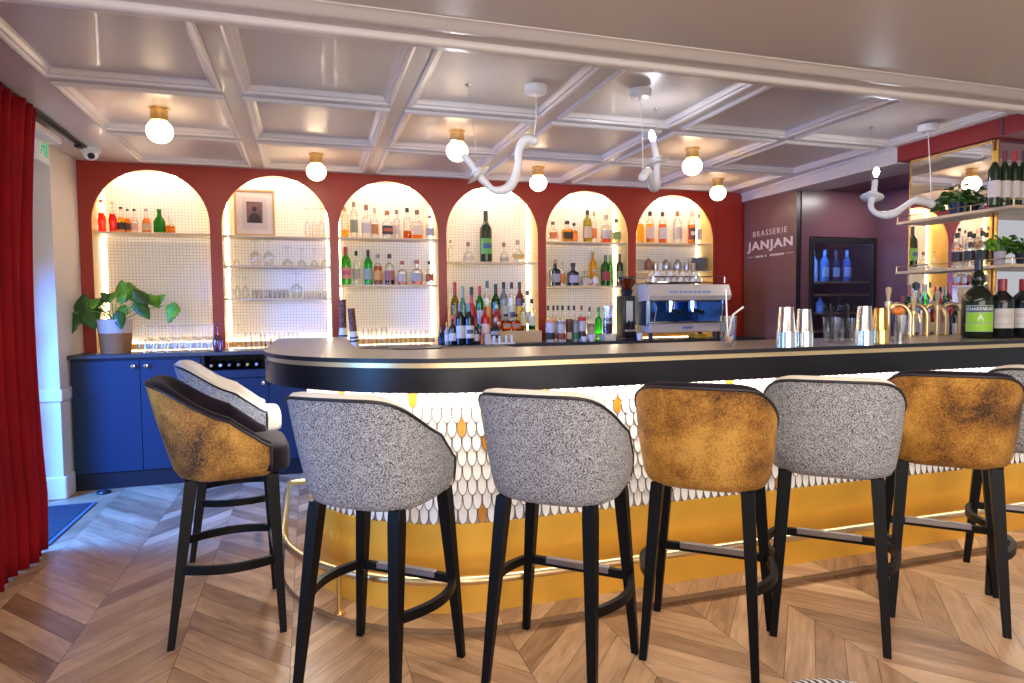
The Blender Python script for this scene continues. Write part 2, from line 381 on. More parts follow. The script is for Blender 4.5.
bm = bm_new(); box(bm, 4.22, 6.2, 3.09, 3.70, 0, 2.357); struct('wall_column', bm, M_plum, smooth=False)

# ---- left side: pilaster, door, curtain wall
bm = bm_new(); box(bm, -1.90, -1.672, 5.26, 6.1, 0, ZC); struct('wall_pilaster', bm, M_wallwhite, smooth=False)
bm = bm_new(); box(bm, -1.91, -1.655, 5.245, 5.80, .69, .775, .006); struct('trim_5', bm, M_mould, smooth=False)
bm = bm_new(); box(bm, -1.91, -1.650, 5.240, 5.43, 0, .16, .008); struct('baseboard_left', bm, M_mould, smooth=False)
bm = bm_new(); box(bm, -3.2, -1.9, 5.55, 5.7, 0, 2.6); struct('wall_left', bm, M_wallwhite, smooth=False)
bm = bm_new(); box(bm, -1.955, -1.868, 5.13, 5.18, .01, 2.3, .004); dr = struct('door_1', bm, M_red, smooth=False)
for z in (2.02, 1.80, 1.20, .63, .13):
    bm = bm_new(); cyl(bm, -1.86, 5.125, z-.05, z+.05, .011); box(bm, -1.90, -1.86, 5.118, 5.13, z-.045, z+.045); finish('hinge', bm, M_black, dr)
bm = bm_new(); box(bm, -1.98, -1.50, 3.6, 4.95, 2.40, 2.44, .006); struct('trim_6', bm, M_mould, smooth=False)

# ------------------------------------------------------------------ base cabinets and worktop
YF = 5.44
bm = bm_new(); box(bm, -1.70, XR-.01, YF-.02, YB-.002, .972, 1.0, .003)
tag(finish('worktop', bm, mat('worktop_laminate', (.035,.040,.048), .35)), 'thin dark worktop running under the arches behind the bar', 'worktop')
def cabinet(x0, x1, doors, zt, label, extra=None):
    t = thing('base_cabinet', label, 'cabinet', ((x0+x1)/2, YF, 0), group='base cabinets under the arches'); cx = (x0+x1)/2
    bm = bm_new(); box(bm, x0-cx, x1-cx, .02, YB-YF-.005, .12, zt if extra else .971)
    if extra:      # open rack bay above the drawer front
        box(bm, x0-cx, x0-cx+.02, .0, YB-YF-.005, zt, .971); box(bm, x1-cx-.02, x1-cx, .0, YB-YF-.005, zt, .971); box(bm, x0-cx, x1-cx, .30, YB-YF-.005, zt, .971)
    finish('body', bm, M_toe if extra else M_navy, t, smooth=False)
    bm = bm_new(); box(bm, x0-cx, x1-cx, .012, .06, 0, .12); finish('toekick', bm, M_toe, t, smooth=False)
    dz = .79 if extra else .955
    for i, (a, b, kx) in enumerate(doors):
        bm = bm_new(); box(bm, a-cx, b-cx, 0, .018, .125, dz-.003, .002); d = finish('door', bm, M_navy, t, smooth=False)
        bm = bm_new(); lathe(bm, [(0,0),(.005,0),(.005,.014),(.013,.016),(.014,.024),(0,.026)], 14, T=Matrix.Translation((kx-cx, 0, dz-.045)) @ Matrix.Rotation(PI/2, 4, 'X')); finish('knob', bm, M_steel, d)
    if extra:
        bm = bm_new(); box(bm, x0-cx+.003, x1-cx-.003, 0, .018, .793, zt-.003, .002); finish('drawer', bm, M_navy, t, smooth=False)
    return t
cabinet(-1.655, -.795, [(-1.655+.003,-1.212,-1.252),(-1.209,-.798,-1.166)], .955, 'blue lacquered double door cabinet lit by daylight beside the pilaster')
cabinet(-.79, .17, [(-.787,-.312,-.352),(-.309,.167,-.27)], .855, 'dark navy cabinet with wine rack bay above a drawer', True)
for q, (x0, x1) in enumerate(((.18,1.2),(1.21,2.24),(2.25,3.28),(3.29,4.32))):
    pass
bm = bm_new(); box(bm, .18, XR-.02, YF, YB-.005, 0, .971)
for x in (1.2, 2.23, 3.26): box(bm, x-.003, x+.003, YF-.004, YF+.01, .1, .95)
tag(finish('back_bar_cabinet', bm, M_navy, smooth=False), 'long low navy back bar cabinet under the spirits worktop', 'cabinet')

# ------------------------------------------------------------------ bar counter
CX, CY, RO = .76, 3.39, .97; YEND = 4.85; XE = 5.9
def outer(d, yend=YEND, n=40, rc=.10):
    e = yend-d; x0 = CX-RO+d
    p = arc(x0+rc, e-rc, rc, PI/2, PI, 6) if rc else [(x0, e)]
    p += [(x0, CY+ (e-rc-CY)*k/12) for k in range(11, 0, -1)]
    p += arc(CX, CY, RO-d, PI, 1.5*PI, n)
    p += [(CX+(XE-CX)*k/30, CY-RO+d) for k in range(1, 31)]
    return p
def inner(y, x, r=.33, yend=YEND): return [(XE, y)] + arc(x+r, y+r, r, 1.5*PI, PI, 12) + [(x, yend)]
bar = thing('bar_counter', 'curved bar counter with dark top, white scale tiles and gold plinth', 'bar counter', (CX, 2.6, 0))
bl = Vector(bar.location)
def shift(bm): bmesh.ops.translate(bm, vec=-bl, verts=bm.verts)
def barpart(name, bm, m, **k): shift(bm); return finish(name, bm, m, bar, **k)
bm = bm_new(); prism(bm, outer(0)+inner(3.06, .23), 1.097, 1.115)
bm.faces.ensure_lookup_table()
for f in bm.faces:
    if abs(f.normal.z) < .5: f.material_index = 1
bm.normal_update()
for f in bm.faces: f.material_index = 0 if f.normal.z > .5 or (len(f.verts) > 10 and f.calc_center_median().z > 1.11) else 1
barpart('countertop', bm, [M_top, M_topedge])
bm = bm_new(); prism(bm, outer(.012)+inner(3.05, .22, yend=YEND-.012), 1.077, 1.097); barpart('gold_stripe', bm, mat('satin_gold_strip', (.80,.60,.32), .3, .7))
bm = bm_new(); prism(bm, outer(.003)+inner(3.04, .21, yend=YEND-.003), .98, 1.077); barpart('apron', bm, M_apron)
bm = bm_new(); prism(bm, outer(.205, 4.72)+inner(3.0, .18, yend=4.515), .40, .98); barpart('body', bm, mat('bar_body', (.55,.5,.45), .6))
bm = bm_new(); prism(bm, outer(.190, 4.72)+inner(3.01, .19, yend=4.53), .02, .402); barpart('plinth', bm, M_plinth)
bm = bm_new()
A = outer(.115, 4.72); B = outer(.17, 4.72); 
for (a,b,c,d) in zip(A, A[1:], B[1:], B): quad(bm, [(*a,.975),(*b,.975),(*c,.975),(*d,.975)])
barpart('light_strip', bm, M_ledbar, smooth=False, recalc=False)
# scale tiles, laid row by row along the curve
path = outer(.205, 4.72, rc=.0001); seg = []; L_ = 0
for a, b in zip(path, path[1:]):
    l = math.dist(a, b)
    if l > 1e-6: seg.append((L_, l, a, b)); L_ += l
def at_s(s):
    for s0, l, a, b in seg:
        if s <= s0+l or (s0, l, a, b) == seg[-1]:
            t = (s-s0)/l; dx, dy = (b[0]-a[0])/l, (b[1]-a[1])/l
            return a[0]+dx*l*t, a[1]+dy*l*t, dx, dy
PXG = [(409,398),(462,430),(477,510),(615,404),(341,393),(548,392),(682,386),(726,384),(484,447),(780,480),(935,385),(500,470),(1003,470)]
def tile_outline(w, h):
    pts = [(-w/2, h), (w/2, h), (w/2, h*.42)]
    for i in range(1, 8):
        a = PI*i/8; pts.append((w/2*math.cos(a), h*.42 - h*.42*math.sin(a)))
    pts.append((-w/2, h*.42)); return pts
TW, TPZ, TLN = .0405, .0615, .10
o1 = tile_outline(TW-.0006, TLN); o2 = [(x*.86, (y-.05)*.93+.0505) for x, y in o1]
bmw, bmg = bm_new(), bm_new(); goldset = set()
ncol = int((L_-.02)/TW)
cand = []
for r_ in range(10):
    for c_ in range(ncol):
        s = .02 + (c_ + (.5 if r_ % 2 else 0))*TW
        if s < L_-.02:
            x, y, dx, dy = at_s(s)
            if y < 3.2: cand.append((x, y, .398+r_*TPZ+.04, r_, c_))
for px, py in PXG:
    def err(q):
        v = Vector((q[0], q[1], q[2]-HC)); z_ = v.dot(fw); return (512+F*v.dot(rt)/z_-px)**2 + (341.5-F*v.dot(up)/z_-py)**2
    b_ = min(cand, key=err); goldset.add((b_[3], b_[4]))
for r_ in range(10):
    z0 = .398 + r_*TPZ
    for c_ in range(ncol):
        s = .02 + (c_ + (.5 if r_ % 2 else 0))*TW
        if s > L_-.02: continue
        x, y, dx, dy = at_s(s); nx, ny = dy, -dx
        g_ = (r_, c_) in goldset
        T_ = bm_new() if g_ else bmw
        htop = min(TLN, .978-z0)
        def P3(p, off):
            px_, pz = p; pz = min(pz, htop); o = off + .0085*(1-pz/TLN)
            return T_.verts.new((x+dx*px_+nx*o, y+dy*px_+ny*o, z0+pz))
        V0 = [P3(p, .0) for p in o1]; V1 = [P3(p, .0045) for p in o1]; V2 = [P3(p, .0052) for p in o2]; n_ = len(V0)
        for i in range(n_):
            j = (i+1) % n_
            T_.faces.new((V0[i],V0[j],V1[j],V1[i])).material_index = 1
            T_.faces.new((V1[i],V1[j],V2[j],V2[i])).material_index = 1
        T_.faces.new(V2).material_index = 0
        if g_: barpart('gold_tile', T_, [M_goldtile, M_rim], smooth=False)['label'] = 'golden scale tile'
barpart('scale_tiles', bmw, [M_scale, M_rim], smooth=False)
bmg.free()
# low step under the bar
bm = bm_new(); prism(bm, outer(.06, 4.74, rc=.05)+inner(3.6, .5, yend=4.68), .0005, .02); struct('floor_step', bm, M_floor, smooth=False)
bm = bm_new(); Ps = outer(.056, 4.74, rc=.05)
for a, b in zip(Ps, Ps[1:]): quad(bm, [(*a,.001),(*b,.001),(*b,.0205),(*a,.0205)])
struct('trim_step_edge', bm, mat('oak_edge', (.30,.17,.08), .45), smooth=False)
# brass foot rail
rail = thing('foot_rail', 'brass tube foot rail curving round the base of the bar', 'foot rail', (CX, 2.48, 0)); bl2 = Vector(rail.location)
zr = .215; rp = [(-.02,4.33,zr),(-.09,4.33,zr),(-.135,4.315,zr),(-.149,4.27,zr)]
rp += [(CX-RO+.062, y, zr) for y in (4.1,3.9,3.7,3.5)] + [(x,y,zr) for x,y in arc(CX,CY,RO-.06,PI,1.5*PI,40)] + [(XE, CY-RO+.06, zr)]
bm = bm_new(); tube(bm, rp, .0185, 12); bmesh.ops.translate(bm, vec=-bl2, verts=bm.verts); finish('tube', bm, M_brassp, rail)
for (x, y) in ((.076+.02,2.793),(1.40,2.485),(2.80,2.485),(4.2,2.485),(-.147,3.75)):
    bm = bm_new(); lathe(bm, [(0,.02),(.024,.02),(.024,.026),(.013,.032),(.011,.06),(.011,.20),(0,.2)], 12, (x-bl2.x,y-bl2.y,0)); finish('post', bm, M_brass, rail)
for (x, y, ty) in ((1.40,2.48,1),(2.80,2.48,1)):
    bm = bm_new(); lathe(bm, [(0,-.022),(.020,-.02),(.026,0),(.020,.02),(0,.022)], 14, (0,0,0), T=Matrix.Translation((x-bl2.x, y-.0-bl2.y, zr)) @ Matrix.Rotation(PI/2, 4, 'Y')); finish('collar', bm, M_brassp, rail)

# ------------------------------------------------------------------ bar stools
def stool(name, label, outer_m, inner_m, rim_m):
    t = thing(name, label, 'bar stool', group='bar stools along the counter')
    yc, yf = .03, .172; zb = .655
    def zbot(u): return .634
    TAB = [(0,1.018),(.22,1.016),(.34,1.002),(.46,.963),(.6,.905),(.74,.85),(.86,.81),(.94,.785),(1,.755)]
    def ztop(u): return sum(ztop_(max(0, min(1, abs(u+d)))) for d in (-.06,-.03,0,.03,.06))/5+.012
    def ztop_(u):
        for (a,za),(b,zb_) in zip(TAB, TAB[1:]):
            if u <= b: q = (u-a)/(b-a); return za+(zb_-za)*q
        return TAB[-1][1]
    def plan(u, w, off):       # u in -1..1, w = 0 bottom .. 1 top; point and outward normal
        sgn = 1 if u >= 0 else -1; u_ = abs(u); a = .226+.042*w; b = .198+.099*w; k = .68
        if u_ < k:
            th = u_/k*PI/2; e = 2/2.7; x = a*math.sin(th)**e if th > 0 else 0; y = yc - b*max(0, math.cos(th))**e
            x2 = a*math.sin(min(PI/2, th+.02))**e; y2 = yc - b*max(0, math.cos(min(PI/2, th+.02)))**e
            if th+.02 >= PI/2: tx, ty = 0, 1
            else: tx, ty = x2-x, y2-y
        else: x = a - .012*(u_-k)/(1-k); y = yc + (yf-yc)*(u_-k)/(1-k); tx, ty = 0, 1
        l = math.hypot(tx, ty) or 1; nx, ny = ty/l, -tx/l
        return (x+nx*off)*sgn, y+ny*off
    US = [i/36 for i in range(-36, 37)]
    oz = [(-.055,0),(-.030,.004),(-.010,.016),(0,.042)]
    def section(u):
        zt = ztop(abs(u)); zb = zbot(u); H_ = zt-zb; out = []
        def pt(off, z):
            w = max(0, min(1, (z-zb)/(1.02-zb))); x, y = plan(u, w, off); return (x, y, z)
        O = [pt(o, zb+dz) for o, dz in oz] + [pt(.004*math.sin(PI*q), zb+.042+(H_-.050)*q) for q in (.2,.4,.6,.8,1)]
        I = [pt(-.004, zt-.001), pt(-.016, zt+.010), pt(-.034, zt+.011), pt(-.050, zt+.002), pt(-.056, zt-.02)] + [pt(-.056-.006*q, zt-.02-(zt-.02-.70)*q) for q in (.33,.66,1)]
        return O, I
    secs = [section(u) for u in US]
    # rounded front ends
    def shrink(sec, yadd, k):
        O, I = sec; pts = O+I; c = Vector((sum(p[0] for p in pts)/len(pts), 0, sum(p[2] for p in pts)/len(pts)))
        g = lambda p: (c.x+(p[0]-c.x)*k, p[1]+yadd, p[2] if p[2] < .8 and k > .99 else c.z+(p[2]-c.z)*(1-(1-k)*.35))
        return [g(p) for p in O], [g(p) for p in I]
    secs = [shrink(secs[0], .018, .45), shrink(secs[0], .012, .8)] + secs + [shrink(secs[-1], .012, .8), shrink(secs[-1], .018, .45)]
    def grid(idx, m, nm, close_inner=False):
        bm = bm_new(); R = [[bm.verts.new(p) for p in (s[0] if idx == 0 else s[1])] for s in secs]
        for A, B in zip(R, R[1:]):
            for i in range(len(A)-1): bm.faces.new((A[i], A[i+1], B[i+1], B[i]))
        if idx == 1:
            pass
        return bm
    bmo = grid(0, outer_m, 's')
    finish('back_shell', bmo, outer_m, t, ang=60)
    bmi = bm_new(); R = []
    for O, I in secs: R.append([bmi.verts.new(p) for p in [O[-1]]+I])
    for A, B in zip(R, R[1:]):
        for i in range(len(A)-1): bmi.faces.new((A[i], A[i+1], B[i+1], B[i]))
    for k in (0, -1):      # close the front faces of the arms
        O, I = secs[k]; vs = [bmi.verts.new(p) for p in O+I]; bmi.faces.new(vs)
    finish('inner_back', bmi, inner_m, t, ang=60)
    bm = bm_new(); pts = [Vector(s[0][-1])+Vector((0,0,.002)) for s in secs[2:-2]]
    lo = [Vector(p) for p in secs[1][0][::-1]]; hi = [Vector(p) for p in secs[-2][0][::-1]]
    tube(bm, [p+Vector((-.002,.002,0)) for p in lo[::-1]] + pts + [p+Vector((.002,.002,0)) for p in hi], .0055, 6); finish('piping', bm, M_pipe, t)
    # seat cushion
    bm = bm_new(); prof = [(0,.655),(.93,.655),(.985,.662),(1,.68),(1,.728),(.985,.745),(.95,.754),(.6,.760),(0,.762)]
    def seat_r(a):
        return (abs(math.cos(a))**6+abs(math.sin(a))**6)**(-1/6)
    rings = []
    for q, z in prof:
        ring = []
        for i in range(64):
            a = 2*PI*i/64; rr_ = seat_r(a)*q; yy = .066+.198*math.sin(a)*rr_; q_ = max(0, min(1, (yy-.125)/.05)); xx = (.176+.045*q_*q_*(3-2*q_))*math.cos(a)*rr_
            ring.append(bm.verts.new((xx, yy, z)))
        rings.append(ring)
    for A, B in zip(rings, rings[1:]):
        for i in range(64): bm.faces.new((A[i],A[(i+1)%64],B[(i+1)%64],B[i]))
    bmesh.ops.remove_doubles(bm, verts=bm.verts, dist=1e-5)
    finish('seat', bm, inner_m, t, ang=70)
    bm = bm_new(); box(bm, -.170, .170, -.12, .215, .640, .664, .004); finish('seat_frame', bm, M_blackwood, t, smooth=False)
    TOPS = [(-.176,.190),(.176,.190),(-.160,-.108),(.160,-.108)]; BOT = [(-.226,.212),(.226,.212),(-.196,-.198),(.196,-.198)]
    for (xa,ya),(xb,yb) in zip(TOPS, BOT):
        bm = bm_new(); rs = []
        for z, h in ((0,.0135),(.3,.018),(.6,.0225),(.645,.0225)):
            q = 1-z/.65; x = xa+(xb-xa)*q; y = ya+(yb-ya)*q; rs.append([bm.verts.new((x+sx*h, y+sy*h, z)) for sx, sy in ((-1,-1),(1,-1),(1,1),(-1,1))])
        bm.faces.new(rs[0][::-1]); bm.faces.new(rs[-1])
        for A, B in zip(rs, rs[1:]):
            for i in range(4): bm.faces.new((A[i],A[(i+1)%4],B[(i+1)%4],B[i]))
        es = [e for e in bm.edges if abs(e.verts[0].co.z-e.verts[1].co.z) > .03]
        bmesh.ops.bevel(bm, geom=es, offset=.003, segments=1, affect='EDGES')
        finish('leg', bm, M_blackwood, t, smooth=False)
    zl = .30; q = 1-zl/.65
    fl = [(xa+(xb-xa)*q, ya+(yb-ya)*q) for (xa,ya),(xb,yb) in zip(TOPS, BOT)]
    for s_, (f_, b_) in ((-1,(fl[0],fl[2])),(1,(fl[1],fl[3]))):
        bm = bm_new(); n_ = 14; rs = []
        for i in range(n_+1):
            k = i/n_; x = b_[0]+(f_[0]-b_[0])*k + s_*.055*math.sin(PI*k)**.9; y = b_[1]+(f_[1]-b_[1])*k
            rs.append([bm.verts.new(v) for v in ((x-.011,y,zl-.016),(x+.011,y,zl-.016),(x+.011,y,zl+.016),(x-.011,y,zl+.016))])
        for A, B in zip(rs, rs[1:]):
            for i in range(4): bm.faces.new((A[i],A[(i+1)%4],B[(i+1)%4],B[i]))
        finish('side_stretcher', bm, M_blackwood, t, ang=30)
    bm = bm_new(); box(bm, fl[0][0]+.012, fl[1][0]-.012, fl[0][1]-.012, fl[0][1]+.012, zl-.018, zl+.014, .002); fr = finish('footrest', bm, M_blackwood, t, smooth=False)
    bm = bm_new(); box(bm, fl[0][0]+.075, fl[1][0]-.075, fl[0][1]-.0145, fl[0][1]+.0145, zl-.006, zl+.017, .002); finish('metal_cover', bm, mat('dull_metal', (.34,.31,.31), .35, .9), fr, smooth=False)
    return t
gold = stool('bar_stool', 'mustard velvet bar stool in side view before the blue cabinet, aubergine seat', M_gold, M_dark, M_dark)
grey = stool('bar_stool', 'grey tweed bar stool with cream seat, nearest the curved corner of the bar', M_tweed, M_cream, M_cream)
gold.location = (-.365, 2.955, 0); gold.rotation_euler.z = math.radians(-90+6.5)
grey.location = (.208, 2.315, 0); grey.rotation_euler.z = math.radians(-90+50.5)
dup(grey, (-.43, 3.90, 0), math.radians(-90+5), 'grey tweed bar stool with cream seat half hidden behind the side-view mustard one')
dup(grey, (.838, 2.15, 0), math.radians(-90+47), 'grey tweed bar stool standing between a grey and a mustard one')
dup(gold, (1.432, 2.12, 0), math.radians(-90+48.5), 'mustard velvet bar stool between two grey ones, brown patch on its back')
dup(grey, (2.006, 2.104, 0), math.radians(-90+47), 'grey tweed bar stool standing between two mustard ones')
dup(gold, (2.578, 2.07, 0), math.radians(-90+45), 'mustard velvet bar stool below the giant bottles, overlapping the last grey one')
dup(grey, (3.16, 2.09, 0), math.radians(-90+45), 'grey tweed bar stool cut by the photo edge, last in the row')
# pouf just showing at the bottom of the frame
t = thing('pouf', 'low round pouf in black and white striped weave, barely in frame', 'pouf', (1.045, 1.005, 0))
m, nt, b = newmat('striped_weave'); tc = nt.nodes.new('ShaderNodeTexCoord'); wv = N(nt, 'ShaderNodeTexWave', Scale=20.0, Distortion=1.0); nt.links.new(tc.outputs['Object'], wv.inputs['Vector'])
cr = nt.nodes.new('ShaderNodeValToRGB'); cr.color_ramp.elements[0].position = .45; cr.color_ramp.elements[1].position = .55; cr.color_ramp.elements[0].color = (.03,.03,.035,1); cr.color_ramp.elements[1].color = (.7,.68,.66,1)
nt.links.new(wv.outputs['Fac'], cr.inputs['Fac']); nt.links.new(cr.outputs[0], b.inputs['Base Color'])
bm = bm_new(); lathe(bm, [(0,.06),(.17,.06),(.187,.09),(.19,.25),(.189,.425),(.182,.446),(.165,.452),(0,.455)], 36); finish('cushion', bm, m, t, ang=60)
for k in range(4):
    a = PI/4+k*PI/2; bm = bm_new(); cyl(bm, .13*math.cos(a), .13*math.sin(a), 0, .07, .012, 10, .018); finish('leg', bm, M_blackwood, t)

# ------------------------------------------------------------------ lamps
def globe_lamp(label, x, y, first=[None]):
    if first[0]: return dup(first[0], (x, y, 2.5), 0, label)
    t = thing('ceiling_globe_lamp', label, 'ceiling lamp', (x, y, 2.5), group='brass and opal globe lamps in the ceiling coffers')
    bm = bm_new(); lathe(bm, [(0,-.001),(.055,-.001),(.055,-.008),(.047,-.010),(.047,-.075),(.040,-.078),(0,-.078)], 28); finish('brass_cap', bm, M_brass, t)
    bm = bm_new(); lathe(bm, [(.038,-.076)] + [(.073*math.sin(a), -.135+.068*math.cos(a)) for a in [PI*(.17+.83*i/16) for i in range(16)]] + [(0,-.203)], 28); finish('opal_globe', bm, M_bulb, t, ang=80)
    first[0] = t; return t
gl = ['glowing globe lamp on brass cap in the coffer above the first arch',
      'small globe lamp hanging before the pier between second and third arches',
      'globe lamp partly behind the bulb of the first white arm pendant',
      'small globe lamp above the pier between fourth and fifth arches',
      'globe lamp glowing between the second and third arm pendants',
      'small globe lamp in the coffer nearest the sign panel corner']
for l, (x, y) in zip(gl, ((-.805,4.30),(.085,5.22),(.98,4.32),(1.88,5.22),(2.79,4.32),(3.68,5.27))): globe_lamp(l, x, y)

def pendant(label, cord_px, wire_px, base, path_px, disc_i, grp='white porcelain candle arm pendants'):
    """path_px: knob -> ... -> bulb, pixel points given with their own depths."""
    pts = []
    for (px, py, Y) in path_px: x, z = on_y(px, py, Y); pts.append(Vector((x, Y, z)))
    x0, y0 = on_z(*cord_px, ZC); x1, y1 = on_z(*wire_px, ZC)
    t = thing('arm_pendant', label, 'pendant lamp', (x0, y0, ZC), group=grp); O = Vector(t.location)
    def W(bm): bmesh.ops.translate(bm, vec=-O, verts=bm.verts)
    bm = bm_new(); lathe(bm, [(0,0),(.058,0),(.06,-.006),(.058,-.034),(.050,-.040),(0,-.040)], 28); finish('canopy', bm, M_ivory, t)
    knob = pts[0]; bulb = pts[-1]
    # smooth the arm
    P = pts[:-1]; sm = []
    for i in range(len(P)-1):
        p0 = P[max(i-1,0)]; p1 = P[i]; p2 = P[i+1]; p3 = P[min(i+2, len(P)-1)]
        for k in range(6):
            u = k/6; sm.append(.5*((2*p1)+(-p0+p2)*u+(2*p0-5*p1+4*p2-p3)*u*u+(-p0+3*p1-3*p2+p3)*u**3))
    sm.append(P[-1]); n_ = len(sm)
    rad = [.019+.004*math.sin(5*PI*i/n_)+.007*(i/n_)*(1-i/n_)*4-.006*(i/n_) for i in range(n_)]
    bm = bm_new(); tube(bm, sm, rad, 14)
    bmesh.ops.create_icosphere(bm, subdivisions=3, radius=.026, matrix=Matrix.Translation(sm[0]))
    bmesh.ops.create_icosphere(bm, subdivisions=2, radius=.027, matrix=Matrix.Translation(sm[n_//2]) )
    W(bm); finish('arm', bm, M_ivory, t, ang=80)
    ax = (bulb - P[-1]).normalized(); q = Vector((0,0,1)).rotation_difference(ax).to_matrix().to_4x4(); dpos = P[disc_i]
    bm = bm_new(); lathe(bm, [(0,-.006),(.05,-.004),(.068,.004),(.070,.007),(.05,.001),(0,.002)], 28, T=Matrix.Translation(dpos) @ q); lathe(bm, [(.02,.02),(.036,.028),(.036,.034),(.015,.036)], 20, T=Matrix.Translation(dpos) @ q); W(bm); finish('drip_dish', bm, M_ivory, t)
    bm = bm_new(); cyl(bm, 0,0, -.01, .075, .019, 16, .017, T=Matrix.Translation(P[-1]) @ q); W(bm); finish('candle_sleeve', bm, M_ivory, t)
    bm = bm_new(); lathe(bm, [(0,-.01),(.010,-.008),(.018,.012),(.019,.026),(.012,.045),(.004,.056),(0,.058)], 14, T=Matrix.Translation(bulb) @ q); W(bm); finish('bulb', bm, M_cbulb, t)
    bm = bm_new(); c0 = Vector((x0,y0,ZC-.04)); tube(bm, [c0, c0.lerp(knob, .5)+Vector((.006,0,0)), knob+Vector((0,0,.02))], .0028, 6); W(bm); finish('cord', bm, M_ivory, t)
    wtop = Vector((x1,y1,ZC)); wb = P[disc_i]+Vector((0,0,0))
    bm = bm_new(); tube(bm, [wtop, wb], .0011, 5); tube(bm, [wtop+Vector((.02*math.cos(a),.02*math.sin(a),-.012)) for a in [2*PI*i/12 for i in range(13)]], .002, 5, cap=False); cyl(bm, x1, y1, ZC-.02, ZC, .007, 10); W(bm); finish('steel_wire', bm, M_steelb, t)
    return t
Y1 = 3.3
pendant('white curved arm pendant hanging before the fourth arch, bulb over a globe lamp', (536,86), (468,83), None,
    [(534,141,3.24),(526,140,3.25),(519,150,3.26),(518,165,3.27),(514,180,3.28),(506,189,3.29),(494,190,3.30),(486,183,3.31),(479,176,3.32),(472,166,3.32),(459,149,3.33)], -2)
pendant('white curved arm pendant seen end-on, hanging over the sixth arch', (640,90), (657,107), None,
    [(643,177,3.15),(648,172,3.17),(651,180,3.22),(653,187,3.30),(656,186,3.36),(657,176,3.40),(657,163,3.41),(656,154,3.41),(653,140,3.41)], -2)
pendant('white curved arm pendant hanging before the wine cabinet and mirror', (928,125), (871,126), None,
    [(931,204,3.22),(924,202,3.23),(914,201,3.24),(904,207,3.26),(895,213,3.28),(885,215,3.31),(876,213,3.33),(871,207,3.35),(872,198,3.37),(874,191,3.38),(876,175,3.40)], -2)

# ------------------------------------------------------------------ curtain, track, exit sign, camera dome, floor things
t = thing('curtain', 'floor length red velvet curtain hanging from the ceiling track', 'curtain', (-1.47, 3.6, 0))
bm = bm_new(); nz, ny = 24, 150; G = []
for j in range(nz+1):
    z = .012+(2.455-.012)*j/nz; w = j/nz; row = []
    yend = 4.38 - .12*math.sin(PI*min(1, (1-w)*1.15))**.8 - .24*(1-w)
    for i in range(ny+1):
        k = i/ny; y = 2.95+(yend-2.95)*k; ph = k*2*PI*12.5
        amp = .055*(.75+.25*math.sin(k*17))*(.7+.5*(1-w))
        x = -1.455+amp*math.sin(ph+.5*math.sin(w*3+k*9)) + .015*(1-w)*k + .012*math.sin(ph*2.3+w*2)
        row.append(bm.verts.new((x+1.47, y-3.6, z)))
    G.append(row)
for A, B in zip(G, G[1:]):
    for i in range(ny): bm.faces.new((A[i],A[i+1],B[i+1],B[i]))
o = finish('fabric', bm, M_curtain, t, ang=80); md = o.modifiers.new('thickness', 'SOLIDIFY'); md.thickness = .006
bm = bm_new(); box(bm, -.02, .02, -.65, .66, 2.44, 2.455); finish('header_tape', bm, M_curtain, t, smooth=False)
t = thing('curtain_track', 'dark metal curtain track fixed along the ceiling above the red curtain', 'curtain track', (-1.485, 4.2, ZC))
bm = bm_new(); box(bm, -.012, .012, -1.6, 1.2, -.018, 0, .002); box(bm, .02, .032, -1.6, 1.2, -.014, 0, .002); finish('rail', bm, mat('bronze_rail', (.05,.04,.035), .4, .6), t, smooth=False)
bm = bm_new(); box(bm, -.02, .02, 1.0, 1.05, -.034, -.016, .003); finish('end_stop', bm, M_black, t, smooth=False)
t = thing('exit_sign', 'green and white emergency exit sign showing beside the curtain top', 'exit sign', (-1.60, 4.90, 2.27))
bm = bm_new(); box(bm, -.012, .012, -.10, .10, 0, .17, .004); finish('housing', bm, M_pvc, t, smooth=False)
G_ = mat('exit_green', (.02,.33,.14), .4, emit=.6)
for s_ in (1,):
    bm = bm_new(); box(bm, .0122, .0135, -.085, .085, .03, .15); pn = finish('pictogram_panel', bm, M_pvc, t, smooth=False)
    bm = bm_new()
    box(bm, .0136, .0142, .03, .07, .04, .135); lathe(bm, [(0,0),(.011,0),(0,.0006)], 12, T=Matrix.Translation((.0137,-.005,.125)) @ Matrix.Rotation(PI/2,4,'Y'))
    for p in ([(-.005,.112),(-.012,.085)],[(-.012,.085),(.012,.068),(.004,.045)],[(-.012,.085),(-.035,.075),(-.05,.05)],[(-.006,.107),(.018,.098)],[(-.006,.107),(-.03,.103),(-.038,.088)]):
        tube(bm, [(.0139, a, b_) for a, b_ in p], .0045, 5)
    finish('running_figure', bm, G_, pn, smooth=False)
bm = bm_new(); box(bm, -.004, .004, -.01, .01, .17, .23); finish('bracket', bm, M_pvc, t, smooth=False)
t = thing('dome_camera', 'white dome security camera on the ceiling by the first arch', 'security camera', (-1.45, 5.36, ZC))
bm = bm_new(); lathe(bm, [(0,0),(.062,0),(.062,-.03),(.052,-.04),(0,-.04)], 24); finish('housing', bm, M_pvc, t)
bm = bm_new(); lathe(bm, [(.048,-.038)]+[(.048*math.cos(a), -.042-.045*math.sin(a)) for a in [PI/2*i/8 for i in range(9)]], 24); finish('dome', bm, M_ivory, t, ang=80)
bm = bm_new(); bmesh.ops.create_icosphere(bm, subdivisions=2, radius=.024, matrix=Matrix.Translation((.012,-.034,-.062))); finish('lens', bm, M_black, t)
t = thing('door_mat', 'dark blue door mat with lighter border inside the entrance', 'door mat', (-1.67, 4.63, 0))
bm = bm_new(); box(bm, -.25, .25, -.43, .44, .001, .008, .002); finish('border', bm, mat('mat_border', (.03,.06,.09), .9), t, smooth=False)
